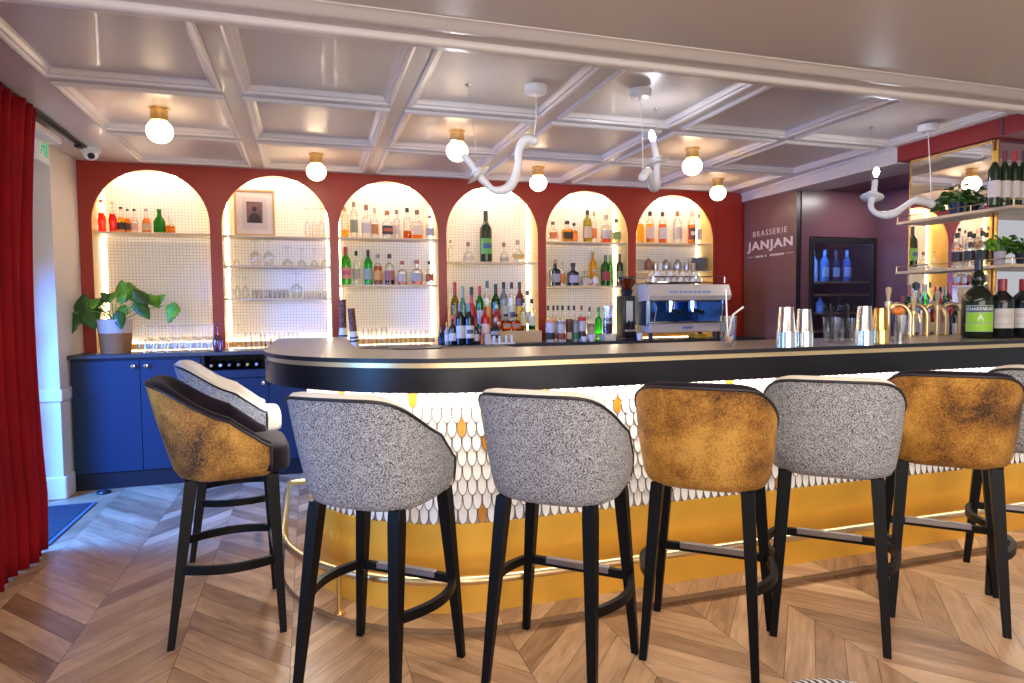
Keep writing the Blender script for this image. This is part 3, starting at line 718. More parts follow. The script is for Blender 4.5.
bm = bm_new(); box(bm, -.22, .22, -.40, .41, .008, .012); finish('pile', bm, mat('mat_pile', (.006,.010,.016), .95, noise=.4, nscale=40), t, smooth=False)
t = thing('door_stop', 'small flat black puck on the floor before the blue cabinet', 'door stop', (-1.45, 5.335, 0))
bm = bm_new(); lathe(bm, [(0,0),(.045,0),(.048,.008),(.040,.018),(0,.020)], 24); finish('base', bm, M_black, t); bm = bm_new(); lathe(bm, [(0,.0195),(.02,.0195),(.018,.023),(0,.024)], 16); finish('button', bm, M_navy, t)

# ------------------------------------------------------------------ sign lettering
def text_mesh(txt, size, bold=0, spacing=1.0, ext=.002):
    cu = bpy.data.curves.new('lettering', 'FONT'); cu.body = txt; cu.size = size; cu.offset = bold; cu.extrude = ext; cu.space_character = spacing
    cu.align_x = 'CENTER'; cu.align_y = 'CENTER'; cu.resolution_u = 3
    o = bpy.data.objects.new('lettering', cu); C.objects.link(o); bpy.context.view_layer.update()
    me = bpy.data.meshes.new_from_object(o.evaluated_get(bpy.context.evaluated_depsgraph_get())); bpy.data.objects.remove(o); return me
sg = thing('wall_sign', 'BRASSERIE JANJAN lettering in pale letters on the plum wall panel', 'sign', (XR-.004, 5.37, 1.9))
def sign_line(txt, y0, y1, zc, hh, bold, name, spacing=1.0):
    me = text_mesh(txt, 1, bold, spacing, .01); xs_ = [v.co.x for v in me.vertices]; ys_ = [v.co.y for v in me.vertices]
    w = max(xs_)-min(xs_); h = max(ys_)-min(ys_); cx = (max(xs_)+min(xs_))/2; cy = (max(ys_)+min(ys_))/2
    for v in me.vertices:      # lettering runs towards the camera: -y on a wall facing -x
        a, b_, c = v.co; v.co = (-.002-.0015*(c > 0), -((a-cx)/w*(y1-y0)) + (y0+y1)/2-5.37, (b_-cy)/h*hh + zc-1.9)
    me.materials.append(mat('sign_letters', (.80,.68,.58), .5)); o = bpy.data.objects.new(name, me); C.objects.link(o); o.parent = sg
sign_line('BRASSERIE', 5.13, 5.62, 2.035, .055, .004, 'small_lettering', 1.3)
sign_line('JANJAN', 5.05, 5.71, 1.905, .115, .032, 'large_lettering', 1.12)
bm = bm_new()
for a, b_ in ((5.60,5.72),(5.04,5.15)): box(bm, -.004, -.001, a-5.37, b_-5.37, 1.806-1.9, 1.810-1.9)
q = 5.575
while q > 5.18: w_ = random.choice((.012,.016,.02)); box(bm, -.004, -.001, q-w_-5.37, q-5.37, 1.797-1.9, 1.817-1.9) if random.random() > .12 else None; q -= w_+.010
finish('tagline_strokes', bm, MATS['sign_letters'], sg, smooth=False)

# ------------------------------------------------------------------ wine cabinet in its niche
t = thing('wine_cabinet', 'tall glass-fronted black wine cabinet built into the plum niche', 'wine cabinet', ((FX0+FX1)/2, 5.0, 0)); cx = (FX0+FX1)/2; hw = (FX1-FX0)/2
bm = bm_new(); box(bm, -hw+.005, -hw+.03, .03, .6, .05, FZ1-.01); box(bm, hw-.03, hw-.005, .03, .6, .05, FZ1-.01); box(bm, -hw+.005, hw-.005, .57, .6, .05, FZ1-.01); box(bm, -hw+.005, hw-.005, .03, .6, FZ1-.04, FZ1-.01); box(bm, -hw+.005, hw-.005, .03, .6, .0, .08); finish('case', bm, M_black, t, smooth=False)
bm = bm_new()
for a, b_, c, d in ((-hw+.004,-hw+.05,.05,FZ1-.01),(hw-.05,hw-.004,.05,FZ1-.01),(-hw+.05,hw-.05,FZ1-.06,FZ1-.01),(-hw+.05,hw-.05,.05,.1)): box(bm, a, b_, -.012, .025, c, d, .002)
dd = finish('door', bm, M_black, t, smooth=False)
bm = bm_new(); box(bm, -hw+.045, hw-.045, -.004, .002, .09, FZ1-.05); finish('door_glass', bm, glass('dark_glass', (.75,.78,.85), .01, .6), dd, smooth=False)
for z in (1.52, 1.40, 1.22, 1.05, .8, .55, .3):
    bm = bm_new(); box(bm, -hw+.03, hw-.03, .04, .55, z, z+.018, .002); finish('shelf', bm, mat('beech_shelf', (.42,.24,.11), .5), t, smooth=False)
bm = bm_new(); box(bm, -hw+.06, hw-.06, .045, .055, FZ1-.055, FZ1-.045); [box(bm, q, q+.008, .03, .04, 1.0, FZ1-.1) for q in (-hw+.036,)]; finish('light_strip', bm, mat('added_blue_glow', (1,1,1), .5, emit=60, ecol=(.2,.5,1)), t, smooth=False)  # blue glow added inside, in place of the door's blue reflections
LM = {}
def colmat(c, rough=.5):
    k = 'paint_%02x%02x%02x' % tuple(int(max(0,min(1,v))*255) for v in c)
    return mat(k, c, rough)
def glassmat(c): return glass('tinted_glass_%02x%02x%02x' % tuple(int(v*255) for v in c), c)
def liqmat(c): return liquid('drink_%02x%02x%02x' % tuple(int(v*255) for v in c), c)

# ------------------------------------------------------------------ bottles (unit meshes, radius 1 and height 1)
KIND = {
 'wine':   dict(b=[(0,0),(.9,0),(1,.02),(1,.60),(.93,.67),(.55,.745),(.36,.79),(.33,.96),(.36,.962),(.36,.985),(0,.985)], cap=[(.37,.80),(.37,.995),(.3,1),(0,1)], lab=(.16,.46), n=2),
 'spirit': dict(b=[(0,0),(.92,0),(1,.02),(1,.58),(.9,.65),(.5,.70),(.34,.74),(.33,.88),(0,.88)], cap=[(0,.86),(.40,.86),(.42,.88),(.42,.985),(.36,1),(0,1)], lab=(.16,.46), n=2),
 'square': dict(b=[(0,0),(.92,0),(1,.02),(1,.56),(.9,.60),(.45,.65),(.32,.68),(.32,.86),(0,.86)], cap=[(0,.85),(.40,.85),(.42,.87),(.42,.985),(.36,1),(0,1)], lab=(.14,.46), n=5),
 'tall':   dict(b=[(0,0),(.92,0),(1,.02),(1,.66),(.88,.72),(.45,.78),(.36,.82),(.35,.93),(0,.93)], cap=[(0,.86),(.42,.86),(.42,.99),(.36,1),(0,1)], lab=(.14,.50), n=2),
 'flask':  dict(b=[(0,0),(.55,0),(.8,.05),(1,.24),(.97,.36),(.7,.52),(.3,.60),(.24,.66),(.24,.86),(0,.86)], cap=[(0,.80),(.32,.80),(.32,.99),(.25,1),(0,1)], lab=(.16,.36), n=2),
 'dome':   dict(b=[(0,0),(.92,0),(1,.03),(1,.22),(.88,.38),(.5,.5),(.24,.56),(.22,.82),(0,.82)], cap=[(0,.78),(.3,.78),(.34,.82),(.34,.98),(.26,1),(0,1)], lab=(.05,.24), n=2),
 'soda':   dict(b=[(0,0),(.85,0),(.95,.03),(.88,.18),(1,.34),(.98,.45),(.7,.62),(.38,.76),(.34,.93),(0,.93)], cap=[(0,.92),(.44,.92),(.46,.98),(.4,1),(0,1)], lab=(.30,.46), n=2),
 'stubby': dict(b=[(0,0),(.92,0),(1,.04),(1,.46),(.85,.55),(.42,.70),(.34,.78),(.34,.93),(0,.93)], cap=[(0,.92),(.42,.92),(.44,.98),(.38,1),(0,1)], lab=(.12,.40), n=2),
}
UM = {}
def unit(kind):
    if kind in UM: return UM[kind]
    K = KIND[kind]; out = {}
    def mk(nm, prof, **kw):
        bm = bm_new(); lathe(bm, prof, kw.pop('seg', 20), n=K['n'], **kw); bmesh.ops.recalc_face_normals(bm, faces=bm.faces)
        me = bpy.data.meshes.new(nm)
        for f in bm.faces: f.smooth = True
        for e in bm.edges:
            if len(e.link_faces) == 2 and e.calc_face_angle(0) > .9: e.smooth = False
        bm.to_mesh(me); bm.free(); me.materials.append(None); return me
    out['glass'] = mk('bottle_glass', K['b']); out['cap'] = mk('bottle_cap', K['cap'])
    z0, z1 = K['lab']; out['label'] = mk('paper_label', [(1.03,z0),(1.03,z1)], a0=-PI/2-1.25, a1=-PI/2+1.25, seg=14)
    body = [(r*.88, max(z, .03)) for r, z in K['b']]
    for lv in (.3, .5, .7):
        pr = [(0,.03)]; zmax = lv*.86
        for (ra,za),(rb,zb_) in zip(body[1:], body[2:]):
            if za <= zmax: pr.append((ra,za))
            if za < zmax < zb_: pr.append((ra+(rb-ra)*(zmax-za)/(zb_-za), zmax)); break
        pr.append((0, pr[-1][1])); out[lv] = mk('drink', pr)
    out['foil'] = mk('band', [(1.045,z0+(z1-z0)*.35),(1.045,z0+(z1-z0)*.68)], a0=-PI/2-.7, a1=-PI/2+.7, seg=10)
    UM[kind] = out; return out
def bottle(kind, x, y, z, h, r, glasscol, label, cap=(.03,.03,.03), lab=(.8,.78,.72), liq=None, level=.5, group=None, rz=0, emblem=None, caplabel=None, name='bottle', neck=None):
    U = unit(kind); t = thing(name, label, 'bottle', (x, y, z), rz, group); t.scale = (r, r, h)
    def part(nm, me, m):
        o = bpy.data.objects.new(nm, me); C.objects.link(o); o.parent = t; o.material_slots[0].link = 'OBJECT'; o.material_slots[0].material = m; return o
    op = glasscol[0] if isinstance(glasscol[0], str) else None
    part('glass_body', U['glass'], colmat(glasscol[1], .12) if op else (M_clear if glasscol == (1,1,1) else glassmat(glasscol)))
    part('cap', U['cap'], colmat(cap, .35))
    if lab:
        lo = part('paper_label', U['label'], colmat(lab, .6))
        if emblem:
            e = part('emblem', U['foil'], colmat(emblem, .5)); e.parent = lo
    if liq: part('drink', U[level], liqmat(liq))
    return t
CLR = (1,1,1)
GRN = (.12,.55,.10); DGR = ('o', (.012,.03,.012)); DRK = ('o', (.012,.010,.012)); NAVYG = ('o', (.01,.014,.035))
AMB = (1,.70,.16); ORG = (1,.52,.10); RDS = (.98,.10,.05); BRN = (.7,.35,.1)
def row(Y, zbase, items, place, group):
    prev = None
    for it in items:
        px, pyt, wpx, kind, gc, cap, lab, liq, lev, desc = it[:10]; em = it[10] if len(it) > 10 else None; Yo = Y+(it[11] if len(it) > 11 else 0)
        x, zt = on_y(px, pyt, Yo); sc = scale_at(x, Yo); r = wpx*sc/2; h = zt-zbase
        label = f'{desc}, ' + (f'right of {prev}, {place}' if prev else f'first on the {place}')
        bottle(kind, x, Yo, zbase+.0005, h, r, gc, label, cap, lab, liq, lev, group, 0, em)
        prev = ' '.join(desc.split()[:2]+['one'])

# shelves
SH = {}
def shelf(name, k, z, label, th=.016):
    a, b = AR[k]; bm = bm_new(); box(bm, a+.001, b-.001, YB+.03, YT-.035, z-th, z, .002)
    o = finish('wall_shelf', bm, mat('shelf_ash', (.62,.52,.36), .45), smooth=False); tag(o, label, 'shelf', 'shelves in the arched niches'); SH[name] = z
def zs(px, py): return on_y(px, py, YB+.03)[1]
shelf('a1', 0, 1.945, 'single pale shelf of soda bottles in the first arch')
shelf('a2a', 1, 1.940, 'shelf carrying the framed portrait in the second arch')
shelf('a2b', 1, 1.690, 'middle shelf of upturned stemware in the second arch')
shelf('a2c', 1, 1.418, 'lowest shelf of glasses in the second arch')
shelf('a3a', 2, 1.945, 'upper shelf of spirits in the third arch')
shelf('a3b', 2, 1.532, 'lower shelf with green gin bottles in the third arch')
shelf('a4', 3, 1.745, 'single shelf with tall green-labelled bottle in the fourth arch')
shelf('a5a', 4, 1.950, 'upper shelf of whisky bottles in the fifth arch')
shelf('a5b', 4, 1.525, 'lower shelf of mixed bottles in the fifth arch')
shelf('a6a', 5, 1.958, 'upper shelf of amber bottles in the sixth arch')
shelf('a6b', 5, 1.680, 'crockery shelf in the sixth arch')
YS_ = YB+.13
K_ = (.02,.02,.02); WH = (.8,.78,.72)
row(YS_, 1.945, [
 (101,200,8,'soda',CLR,(.5,.05,.03),None,RDS,.7,'red soda bottle with slim neck'),
 (112,202,8,'soda',CLR,(.6,.5,.3),None,(.85,.10,.06),.7,'second red soda bottle'),
 (120.6,207,7.5,'stubby',CLR,K_,(.05,.04,.04),AMB,.7,'amber bottle with black round label'),
 (127.3,209,6,'stubby',CLR,K_,(.06,.03,.02),ORG,.7,'small orange bottle with dark label'),
 (134,209,7,'stubby',CLR,K_,(.62,.35,.32),None,.5,'clear tonic bottle with pink label'),
 (146,209,8,'stubby',CLR,(.35,.33,.3),(.55,.42,.3),ORG,.7,'orange juice bottle with brown label'),
 (159,209,11,'stubby',(.06,.50,.06),(.05,.3,.05),None,None,.5,'rounded green water bottle'),
 (170,215,10,'dome',CLR,WH,None,(.95,.48,.05),.5,'small bulbous yellow soda bottle')], "first arch's shelf", 'soda bottles in the first arch')
row(YS_, 1.945, [
 (344.6,207,8,'tall',CLR,(.5,.35,.2),None,AMB,.3,'tall clear bottle with low amber spirit'),
 (353.4,202,8,'tall',CLR,(.25,.2,.18),(.30,.33,.28),None,.5,'tall clear bottle with etched grey label'),
 (366,205,9.5,'square',CLR,(.3,.15,.1),(.55,.50,.50),None,.5,'square clear bottle with grey label'),
 (374.5,208,6.5,'square',CLR,(.5,.4,.3),(.55,.22,.06),None,.5,'narrow clear bottle with copper label'),
 (387,211,10,'square',CLR,(.55,.15,.06),(.06,.04,.05),None,.5,'black labelled square bottle with red stopper',(.5,.1,.05)),
 (396.5,210,7,'spirit',CLR,(.2,.15,.12),(.6,.52,.48),None,.5,'beige labelled clear bottle'),
 (407,208,9,'spirit',CLR,K_,None,(.85,.38,.10),.3,'flared bottle with copper spirit'),
 (417,210,10,'square',CLR,(.2,.1,.08),(.72,.62,.45),ORG,.3,'tan labelled whisky bottle'),
 (429.5,215,8,'square',CLR,(.25,.2,.2),(.4,.42,.45),None,.5,'short clear bottle with slate label')], "third arch's top shelf", 'spirits on the top shelf of the third arch')
row(YS_, 1.532, [
 (345.5,247,10,'wine',(.25,.75,.12),(.5,.06,.12),(.75,.35,.35),None,.5,'lime green gin bottle with pink label',(.7,.1,.3)),
 (356,251,7.5,'spirit',CLR,K_,(.45,.45,.43),None,.5,'slim clear bottle with grey label'),
 (368,250,8.5,'wine',(.10,.72,.18),K_,(.30,.38,.34),None,.5,'bright green gin bottle with grey label'),
 (377.5,254,8.5,'spirit',CLR,(.4,.25,.2),(.7,.35,.1),(.85,.35,.10),.7,'copper brown bottle with orange label'),
 (389.3,254,10,'spirit',CLR,(.08,.02,.03),(.42,.16,.14),(.45,.03,.05),.3,'bottle with crimson label and dark cap'),
 (402,261,9,'square',CLR,(.5,.1,.05),(.50,.47,.42),(.9,.45,.2),.3,'squat clear bottle with red cap'),
 (416.7,260,10.5,'square',CLR,(.5,.15,.1),(.42,.42,.42),ORG,.3,'squat bottle of orange liqueur'),
 (429.3,261,8,'spirit',CLR,K_,(.45,.12,.06),None,.5,'clear bottle with rust round emblem')], "third arch's lower shelf", 'spirits on the lower shelf of the third arch')
row(YS_, 1.745, [
 (450.5,240,6,'spirit',CLR,(.6,.4,.2),None,None,.5,'slim clear bottle with golden stopper'),
 (468,242,11,'dome',CLR,(.35,.2,.1),(.6,.6,.58),None,.5,'round-shouldered clear decanter with wood stopper'),
 (485.6,211,12,'wine',DGR,K_,(.16,.42,.08),None,.5,'very tall dark bottle with green label',(.05,.10,.25)),
 (504,242.5,9.5,'dome',CLR,(.25,.15,.08),(.4,.35,.3),None,.5,'small clear decanter with brown stopper'),
 (517.5,240,13,'flask',CLR,(.4,.35,.25),(.6,.42,.12),None,.5,'round clear flask with gold medallion'),
 (528.5,252,6,'flask',CLR,K_,None,None,.5,'tiny clear flask with black cap')], "fourth arch's shelf", 'bottles on the fourth arch shelf')
row(YS_, 1.950, [
 (552.7,221.7,8.5,'square',CLR,(.15,.1,.08),(.62,.20,.08),None,.5,'clear bottle with brick red label'),
 (567,221,10,'square',CLR,K_,(.05,.04,.03),AMB,.7,'amber whisky bottle with black label'),
 (574,223,6.5,'square',CLR,K_,(.75,.25,.05),ORG,.7,'narrow orange whisky bottle',None,.05),
 (587.4,210.5,8.5,'tall',(.60,.58,.15),K_,(.52,.44,.30),None,.5,'tall olive wine-shaped bottle'),
 (594,211.5,6,'spirit',CLR,(.3,.3,.2),(.75,.22,.08),None,.5,'slim bottle with orange label',None,.05),
 (606,215,9,'square',CLR,(.35,.3,.25),(.5,.45,.42),(.9,.3,.08),.3,'clear bottle holding a little orange spirit'),
 (616,219,8,'square',CLR,K_,(.25,.35,.12),(.85,.75,.4),.3,'shadowed bottle with green label')], "fifth arch's top shelf", 'whiskies on the top shelf of the fifth arch')
row(YS_, 1.525, [
 (555,259.5,9.5,'square',NAVYG,(.5,.35,.2),(.35,.38,.5),None,.5,'dark square gin bottle with blue label'),
 (562,262,5.5,'tall',CLR,(.4,.4,.4),(.85,.28,.04),None,.5,'thin bottle with orange label',None,.04),
 (573,263,10,'square',NAVYG,K_,(.45,.40,.55),None,.5,'broad navy bottle with mauve label'),
 (586,271,10,'square',CLR,(.5,.5,.45),(.6,.48,.42),None,.5,'short clear jar bottle with faded label'),
 (593,252,8,'wine',AMB,(.6,.3,.05),None,None,.5,'golden bottle with amber glass',None,.05),
 (595.5,269,7,'spirit',CLR,(.4,.4,.4),(.7,.65,.62),None,.5,'small clear bottle with white label',None,-.03),
 (605.4,255,9,'wine',(.10,.45,.06),(.10,.16,.06),(.35,.05,.05),None,.5,'green bottle with dark red label'),
 (610,255,7,'wine',(.35,.75,.25),(.2,.4,.1),None,None,.5,'pale green bottle',None,.06),
 (619.6,254,6.5,'wine',DGR,(.05,.05,.02),(.25,.24,.12),None,.5,'slim black-green bottle with olive label')], "fifth arch's lower shelf", 'bottles on the lower shelf of the fifth arch')
row(YS_, 1.958, [
 (640,212,7,'square',CLR,K_,None,AMB,.7,'amber bottle half hidden by the pier'),
 (650,211.5,8.5,'tall',CLR,K_,(.55,.50,.55),(.95,.58,.05),.7,'tall yellow amber bottle with lilac label'),
 (662.5,212,8.5,'tall',CLR,K_,(.55,.55,.62),(.95,.40,.04),.7,'tall orange amber bottle with pale label'),
 (677.4,211.5,9,'tall',CLR,(.35,.15,.1),(.50,.47,.42),None,.5,'clear bottle with stone grey label'),
 (691.7,212,8.5,'tall',CLR,(.4,.35,.3),(.10,.04,.05),ORG,.7,'orange bottle with black label',(.7,.6,.5)),
 (699,214,6,'tall',CLR,(.35,.2,.1),(.6,.52,.42),None,.5,'thin clear bottle with cream label')], "sixth arch's top shelf", 'amber bottles in the sixth arch')
# crowd of bottles on the back counter in the fourth arch
ZW = 1.0
def crowd(items, place, group):
    for (px, pyt, wpx, kind, gc, cap, lab, liq, lev, Y, zb, label, em) in items:
        x, zt = on_y(px, pyt, Y); sc = scale_at(x, Y)
        bottle(kind, x, Y, zb+.0005, zt-zb, wpx*sc/2, gc, label, cap, lab, liq, lev, group, 0, em)
bx0, bx1 = on_y(474,300,5.72)[0], on_y(536,300,5.72)[0]
bm = bm_new(); box(bm, bx0, bx1, 5.57, 5.79, ZW+.0005, ZW+.105, .002); t_ = finish('bottle_riser', bm, mat('riser_ply', (.66,.50,.30), .5), smooth=False)
tag(t_, 'pale wooden riser box under the rear liqueur bottles', 'riser')
ZR = ZW+.106; BK = 'rear bottles on the spirits counter'; FRN = 'front bottles on the spirits counter'
crowd([
 (454.6,282,9,'wine',(.55,.50,.05),(.5,.04,.03),(.75,.14,.05),None,.5,5.74,ZW,'yellow green vermouth bottle with scarlet label at the pier end of the crowd',None),
 (462.5,286,8,'wine',(.35,.75,.80),(.3,.4,.3),(.30,.62,.70),None,.5,5.73,ZW,'pale turquoise bottle behind the two white-labelled wine bottles',None),
 (471.2,287,9,'spirit',('o',(.55,.02,.02)),K_,(.6,.03,.03),None,.5,5.72,ZW,'scarlet bottle with black cap behind the wine bottles',None),
 (479.5,286,8,'wine',(.06,.55,.10),(.55,.03,.03),(.70,.66,.68),None,.5,5.72,ZR,'green necked bottle with bright red cap',None),
 (487,281,8,'tall',CLR,(.10,.12,.10),(.80,.42,.10),(.9,.4,.05),.5,5.73,ZR,'clear bottle with orange lower label between two green ones',None),
 (495.5,284,9,'wine',(.05,.35,.08),K_,(.60,.10,.08),None,.5,5.72,ZR,'dark green bottle with red neck collar',(.7,.7,.65)),
 (503.5,282,8,'tall',(.55,.62,.72),K_,(.55,.62,.62),None,.5,5.74,ZR,'bottle with tall black pourer and blue white label, first of three',None),
 (511.5,282,8,'tall',CLR,K_,(.62,.62,.45),None,.5,5.74,ZR,'bottle with tall black pourer and cream label, middle of three',(.1,.1,.4)),
 (519.5,282,8,'tall',('o',(.16,.015,.02)),K_,(.85,.60,.06),None,.5,5.74,ZR,'dark red bottle with yellow collar under a tall black pourer',None),
 (527.6,290,7,'spirit',CLR,K_,(.72,.70,.62),None,.5,5.75,ZR,'plain clear bottle with short black cap near the jamb',None)], '', BK)
crowd([
 (485,307,9,'wine',('o',(.55,.012,.01)),(.35,.01,.01),(.82,.62,.60),None,.5,5.52,ZW+.05,'red bitter bottle with white oval label',None),
 (496.5,305,9,'spirit',('o',(.30,.02,.02)),(.6,.6,.6),(.60,.06,.05),None,.5,5.62,ZR,'short bottle with red and white label',(.75,.7,.7)),
 (506,314,9,'square',CLR,K_,(.80,.24,.05),(.9,.25,.03),.7,5.66,ZR,'orange liqueur with blue roundel, nearer the black globe bottle',(.08,.42,.72)),
 (515.3,314,9,'square',CLR,K_,(.78,.16,.03),(.9,.20,.02),.7,5.66,ZR,'orange red liqueur with blue roundel, beside the syrup pair',(.08,.40,.72)),
 (523.2,299,7,'spirit',CLR,K_,(.75,.70,.45),(.9,.6,.1),.3,5.66,ZR,'syrup bottle with yellow base and black cap',None),
 (531.5,299,8,'spirit',CLR,K_,(.75,.72,.66),(.1,.5,.12),.3,5.66,ZR,'syrup bottle with green base and black cap',None),
 (495.5,318,11.5,'flask',('o',(.012,.02,.014)),(.6,.58,.55),(.35,.34,.30),None,.5,5.51,ZW+.05,'round black globe-shaped bottle with pale stopper',None),
 (478.5,311,6.5,'spirit',CLR,(.6,.5,.4),(.74,.72,.74),None,.5,5.58,ZW,'white bottle with small blue emblem',(.1,.15,.5))], '', BK)
bm = bm_new(); a_ = on_y(481,330,5.58)[0]; b__ = on_y(502,330,5.58)[0]; box(bm, a_, b__, 5.47, 5.565, ZW+.0005, ZW+.0495, .002); tag(finish('bottle_riser', bm, mat('box_cream', (.70,.55,.40), .6), smooth=False), 'small low cream riser under the red bitter bottle', 'riser')
crowd([
 (441.5,327,7,'stubby',NAVYG,K_,(.03,.04,.08),None,.5,5.52,ZW,'short navy bottle at the pier foot',None),
 (446.6,322,5,'spirit',('o',(.45,.40,.36)),(.75,.38,.05),(.72,.70,.72),None,.5,5.50,ZW,'slim pale bottle with amber cap',None),
 (452.2,319,7.5,'wine',DRK,K_,(.72,.70,.70),None,.5,5.49,ZW,'short dark wine bottle with low white label',None),
 (459.8,303,9,'wine',DRK,(.25,.22,.2),(.72,.70,.74),None,.5,5.48,ZW,'tall dark wine bottle with broad white label, first of a pair',None),
 (468.8,303,10,'wine',DRK,(.25,.24,.25),(.74,.72,.74),None,.5,5.48,ZW,'tall dark wine bottle with lettered white label, second of a pair',(.1,.1,.12)),
 (476,322,6,'wine',DRK,(.4,.1,.1),(.70,.62,.62),None,.5,5.48,ZW,'short dark bottle with pinkish label beside the wine pair',None),
 (482.3,333,5.5,'stubby',('o',(.6,.16,.04)),(.6,.5,.4),None,None,.5,5.48,ZW,'tiny orange bottle before the red bitter',None)], '', FRN)
def simplebox(name, label, cat, px0, px1, py0, Y, dpt, z, m, group=None, lidm=None):
    x0, zt = on_y(px0, py0, Y); x1 = on_y(px1, py0, Y)[0]
    t = thing(name, label, cat, ((x0+x1)/2, Y, z), group=group); w = (x1-x0)/2
    bm = bm_new(); box(bm, -w, w, 0, dpt, .0005, (zt-z)*.86, .003); finish('body', bm, m, t, smooth=False)
    bm = bm_new(); box(bm, -w-.001, w+.001, -.001, dpt+.001, (zt-z)*.86, zt-z, .003); finish('lid', bm, lidm or m, t, smooth=False); return t
simplebox('carton', 'small cream carton on the worktop before the black globe bottle', 'box', 486, 491, 334, 5.40, .05, ZW, colmat((.70,.58,.42)))
t = thing('cup_rack', 'low white rack with upright prongs on the worktop', 'rack', (on_y(503,340,5.40)[0], 5.40, ZW))
bm = bm_new(); box(bm, -.10, .10, -.04, .04, .0005, .014, .003); finish('base', bm, M_pvc, t, smooth=False)
for i, q in enumerate((-.08,-.03,.03,.08)):
    bm = bm_new(); cyl(bm, q, 0, .012, .075, .011, 10, .014); finish('prong', bm, M_pvc, t)
# ---- framed portrait
x0, z1 = on_y(233.5,189,5.93); x1, _ = on_y(274,189,5.93); zf = 1.9455
t = thing('framed_portrait', 'light wood frame with dark old portrait photograph, in the second arch', 'picture', ((x0+x1)/2, 5.93, zf)); w = (x1-x0)/2; h = z1-zf
bm = bm_new()
for a, b_, c, d in ((-w,-w+.016,0,h),(w-.016,w,0,h),(-w+.016,w-.016,h-.016,h),(-w+.016,w-.016,0,.016)): box(bm, a, b_, -.012, .012, c, d, .001)
finish('frame', bm, mat('oak_frame', (.55,.32,.12), .4), t, smooth=False)
bm = bm_new(); box(bm, -w+.014, w-.014, -.002, .004, .014, h-.014); finish('mount', bm, mat('mount_card', (.66,.58,.54), .7), t, smooth=False)
bm = bm_new(); box(bm, -w*.62, w*.62, -.004, -.002, h*.14, h*.84); finish('inner_mount', bm, mat('mount_card_grey', (.55,.49,.48), .7), t, smooth=False)
bm = bm_new(); box(bm, -w*.40, w*.40, -.006, -.004, h*.28, h*.74); ph = finish('photograph', bm, mat('sepia_print', (.17,.09,.085), .6, noise=.4, nscale=9), t, smooth=False)
bm = bm_new(); lathe(bm, [(0,0),(.018,0),(0,.001)], 16, sy=1.3, T=Matrix.Translation((0,-.0062,h*.58)) @ Matrix.Rotation(PI/2,4,'X')); pv = [bm.verts.new((x,-.0065,z)) for x, z in ((-.055,h*.29),(.055,h*.29),(.045,h*.42),(.016,h*.49),(-.016,h*.49),(-.045,h*.42))]; bm.faces.new(pv)
finish('sitter', bm, mat('sepia_figure', (.035,.025,.025), .6), ph, smooth=False)

# ------------------------------------------------------------------ glassware
GM = {}
def gmesh(kind):
    if kind in GM: return GM[kind]
    P = {  # inverted stemware: bowl mouth down at z = 0
     'wine': [(.62,0),(.86,.12),(1,.30),(.92,.42),(.55,.52),(.10,.58),(.07,.62),(.07,.93),(.12,.96),(.85,.985),(.88,1),(0,1)],
     'coupe': [(1,0),(.98,.10),(.75,.26),(.30,.36),(.07,.42),(.07,.92),(.14,.96),(.72,.985),(.75,1),(0,1)],
     'flute': [(.8,0),(1,.15),(.95,.40),(.5,.55),(.10,.60),(.10,.92),(.9,.985),(.92,1),(0,1)],
     'tumbler': [(1,0),(.96,.06),(.86,.94),(.80,1),(0,1),(0,.93),(.78,.92),(.92,.02),(1,0)],
     'tumbler_up': [(0,0),(.80,0),(.86,.06),(1,1),(.95,1),(.80,.10),(0,.09)],
     'mug': [(0,0),(.9,0),(1,.05),(1,1),(.93,1),(.9,.10),(0,.09)]}[kind]
    bm = bm_new(); lathe(bm, P, 16); me = bpy.data.meshes.new('glass_'+kind); bmesh.ops.recalc_face_normals(bm, faces=bm.faces)
    for f in bm.faces: f.smooth = True
    bm.to_mesh(me); bm.free(); me.materials.append(None); GM[kind] = me; return me
M_clear2 = glass('glassware', (.94,.95,.95), .06, .55, .34)
M_tumb = glass('tumbler_glass', (.988,.99,.99), .1, .45, .3)
def gl_(kind, x, y, z, h, r, label, group, m=None, name='drinking_glass'):
    o = bpy.data.objects.new(name, gmesh(kind)); C.objects.link(o); o.location = (x, y, z+.0004); o.scale = (r, r, h)
    o.material_slots[0].link = 'OBJECT'; o.material_slots[0].material = m or (M_tumb if kind == 'tumbler' else M_clear2)
    tag(o, label, 'glass', group); return o
def glp(kind, px, pyt, wpx, Y, zb, label, group, m=None, name='drinking_glass'):
    x, zt = on_y(px, pyt, Y); return gl_(kind, x, Y, zb, zt-zb, wpx*scale_at(x, Y)/2, label, group, m, name)
G1 = 'upturned wine glasses massed under the first arch'
for j, Y in enumerate((5.50, 5.60, 5.70)):
    for i in range(9):
        x = -1.20+.078*i + (.038 if j % 2 else 0)
        if x > -.70: continue
        gl_('wine', x, Y, ZW, .205, .036, 'upturned clear wine glass in the massed rows under the first arch', G1, name='wine_glass')
glp('wine', 217, 323, 10, 5.47, ZW, 'upturned wine glass with violet bowl before the first pier', None, glass('violet_glass', (.62,.42,.62), .03, .6), 'wine_glass')
G2 = 'upturned stemware on the middle shelf of the second arch'
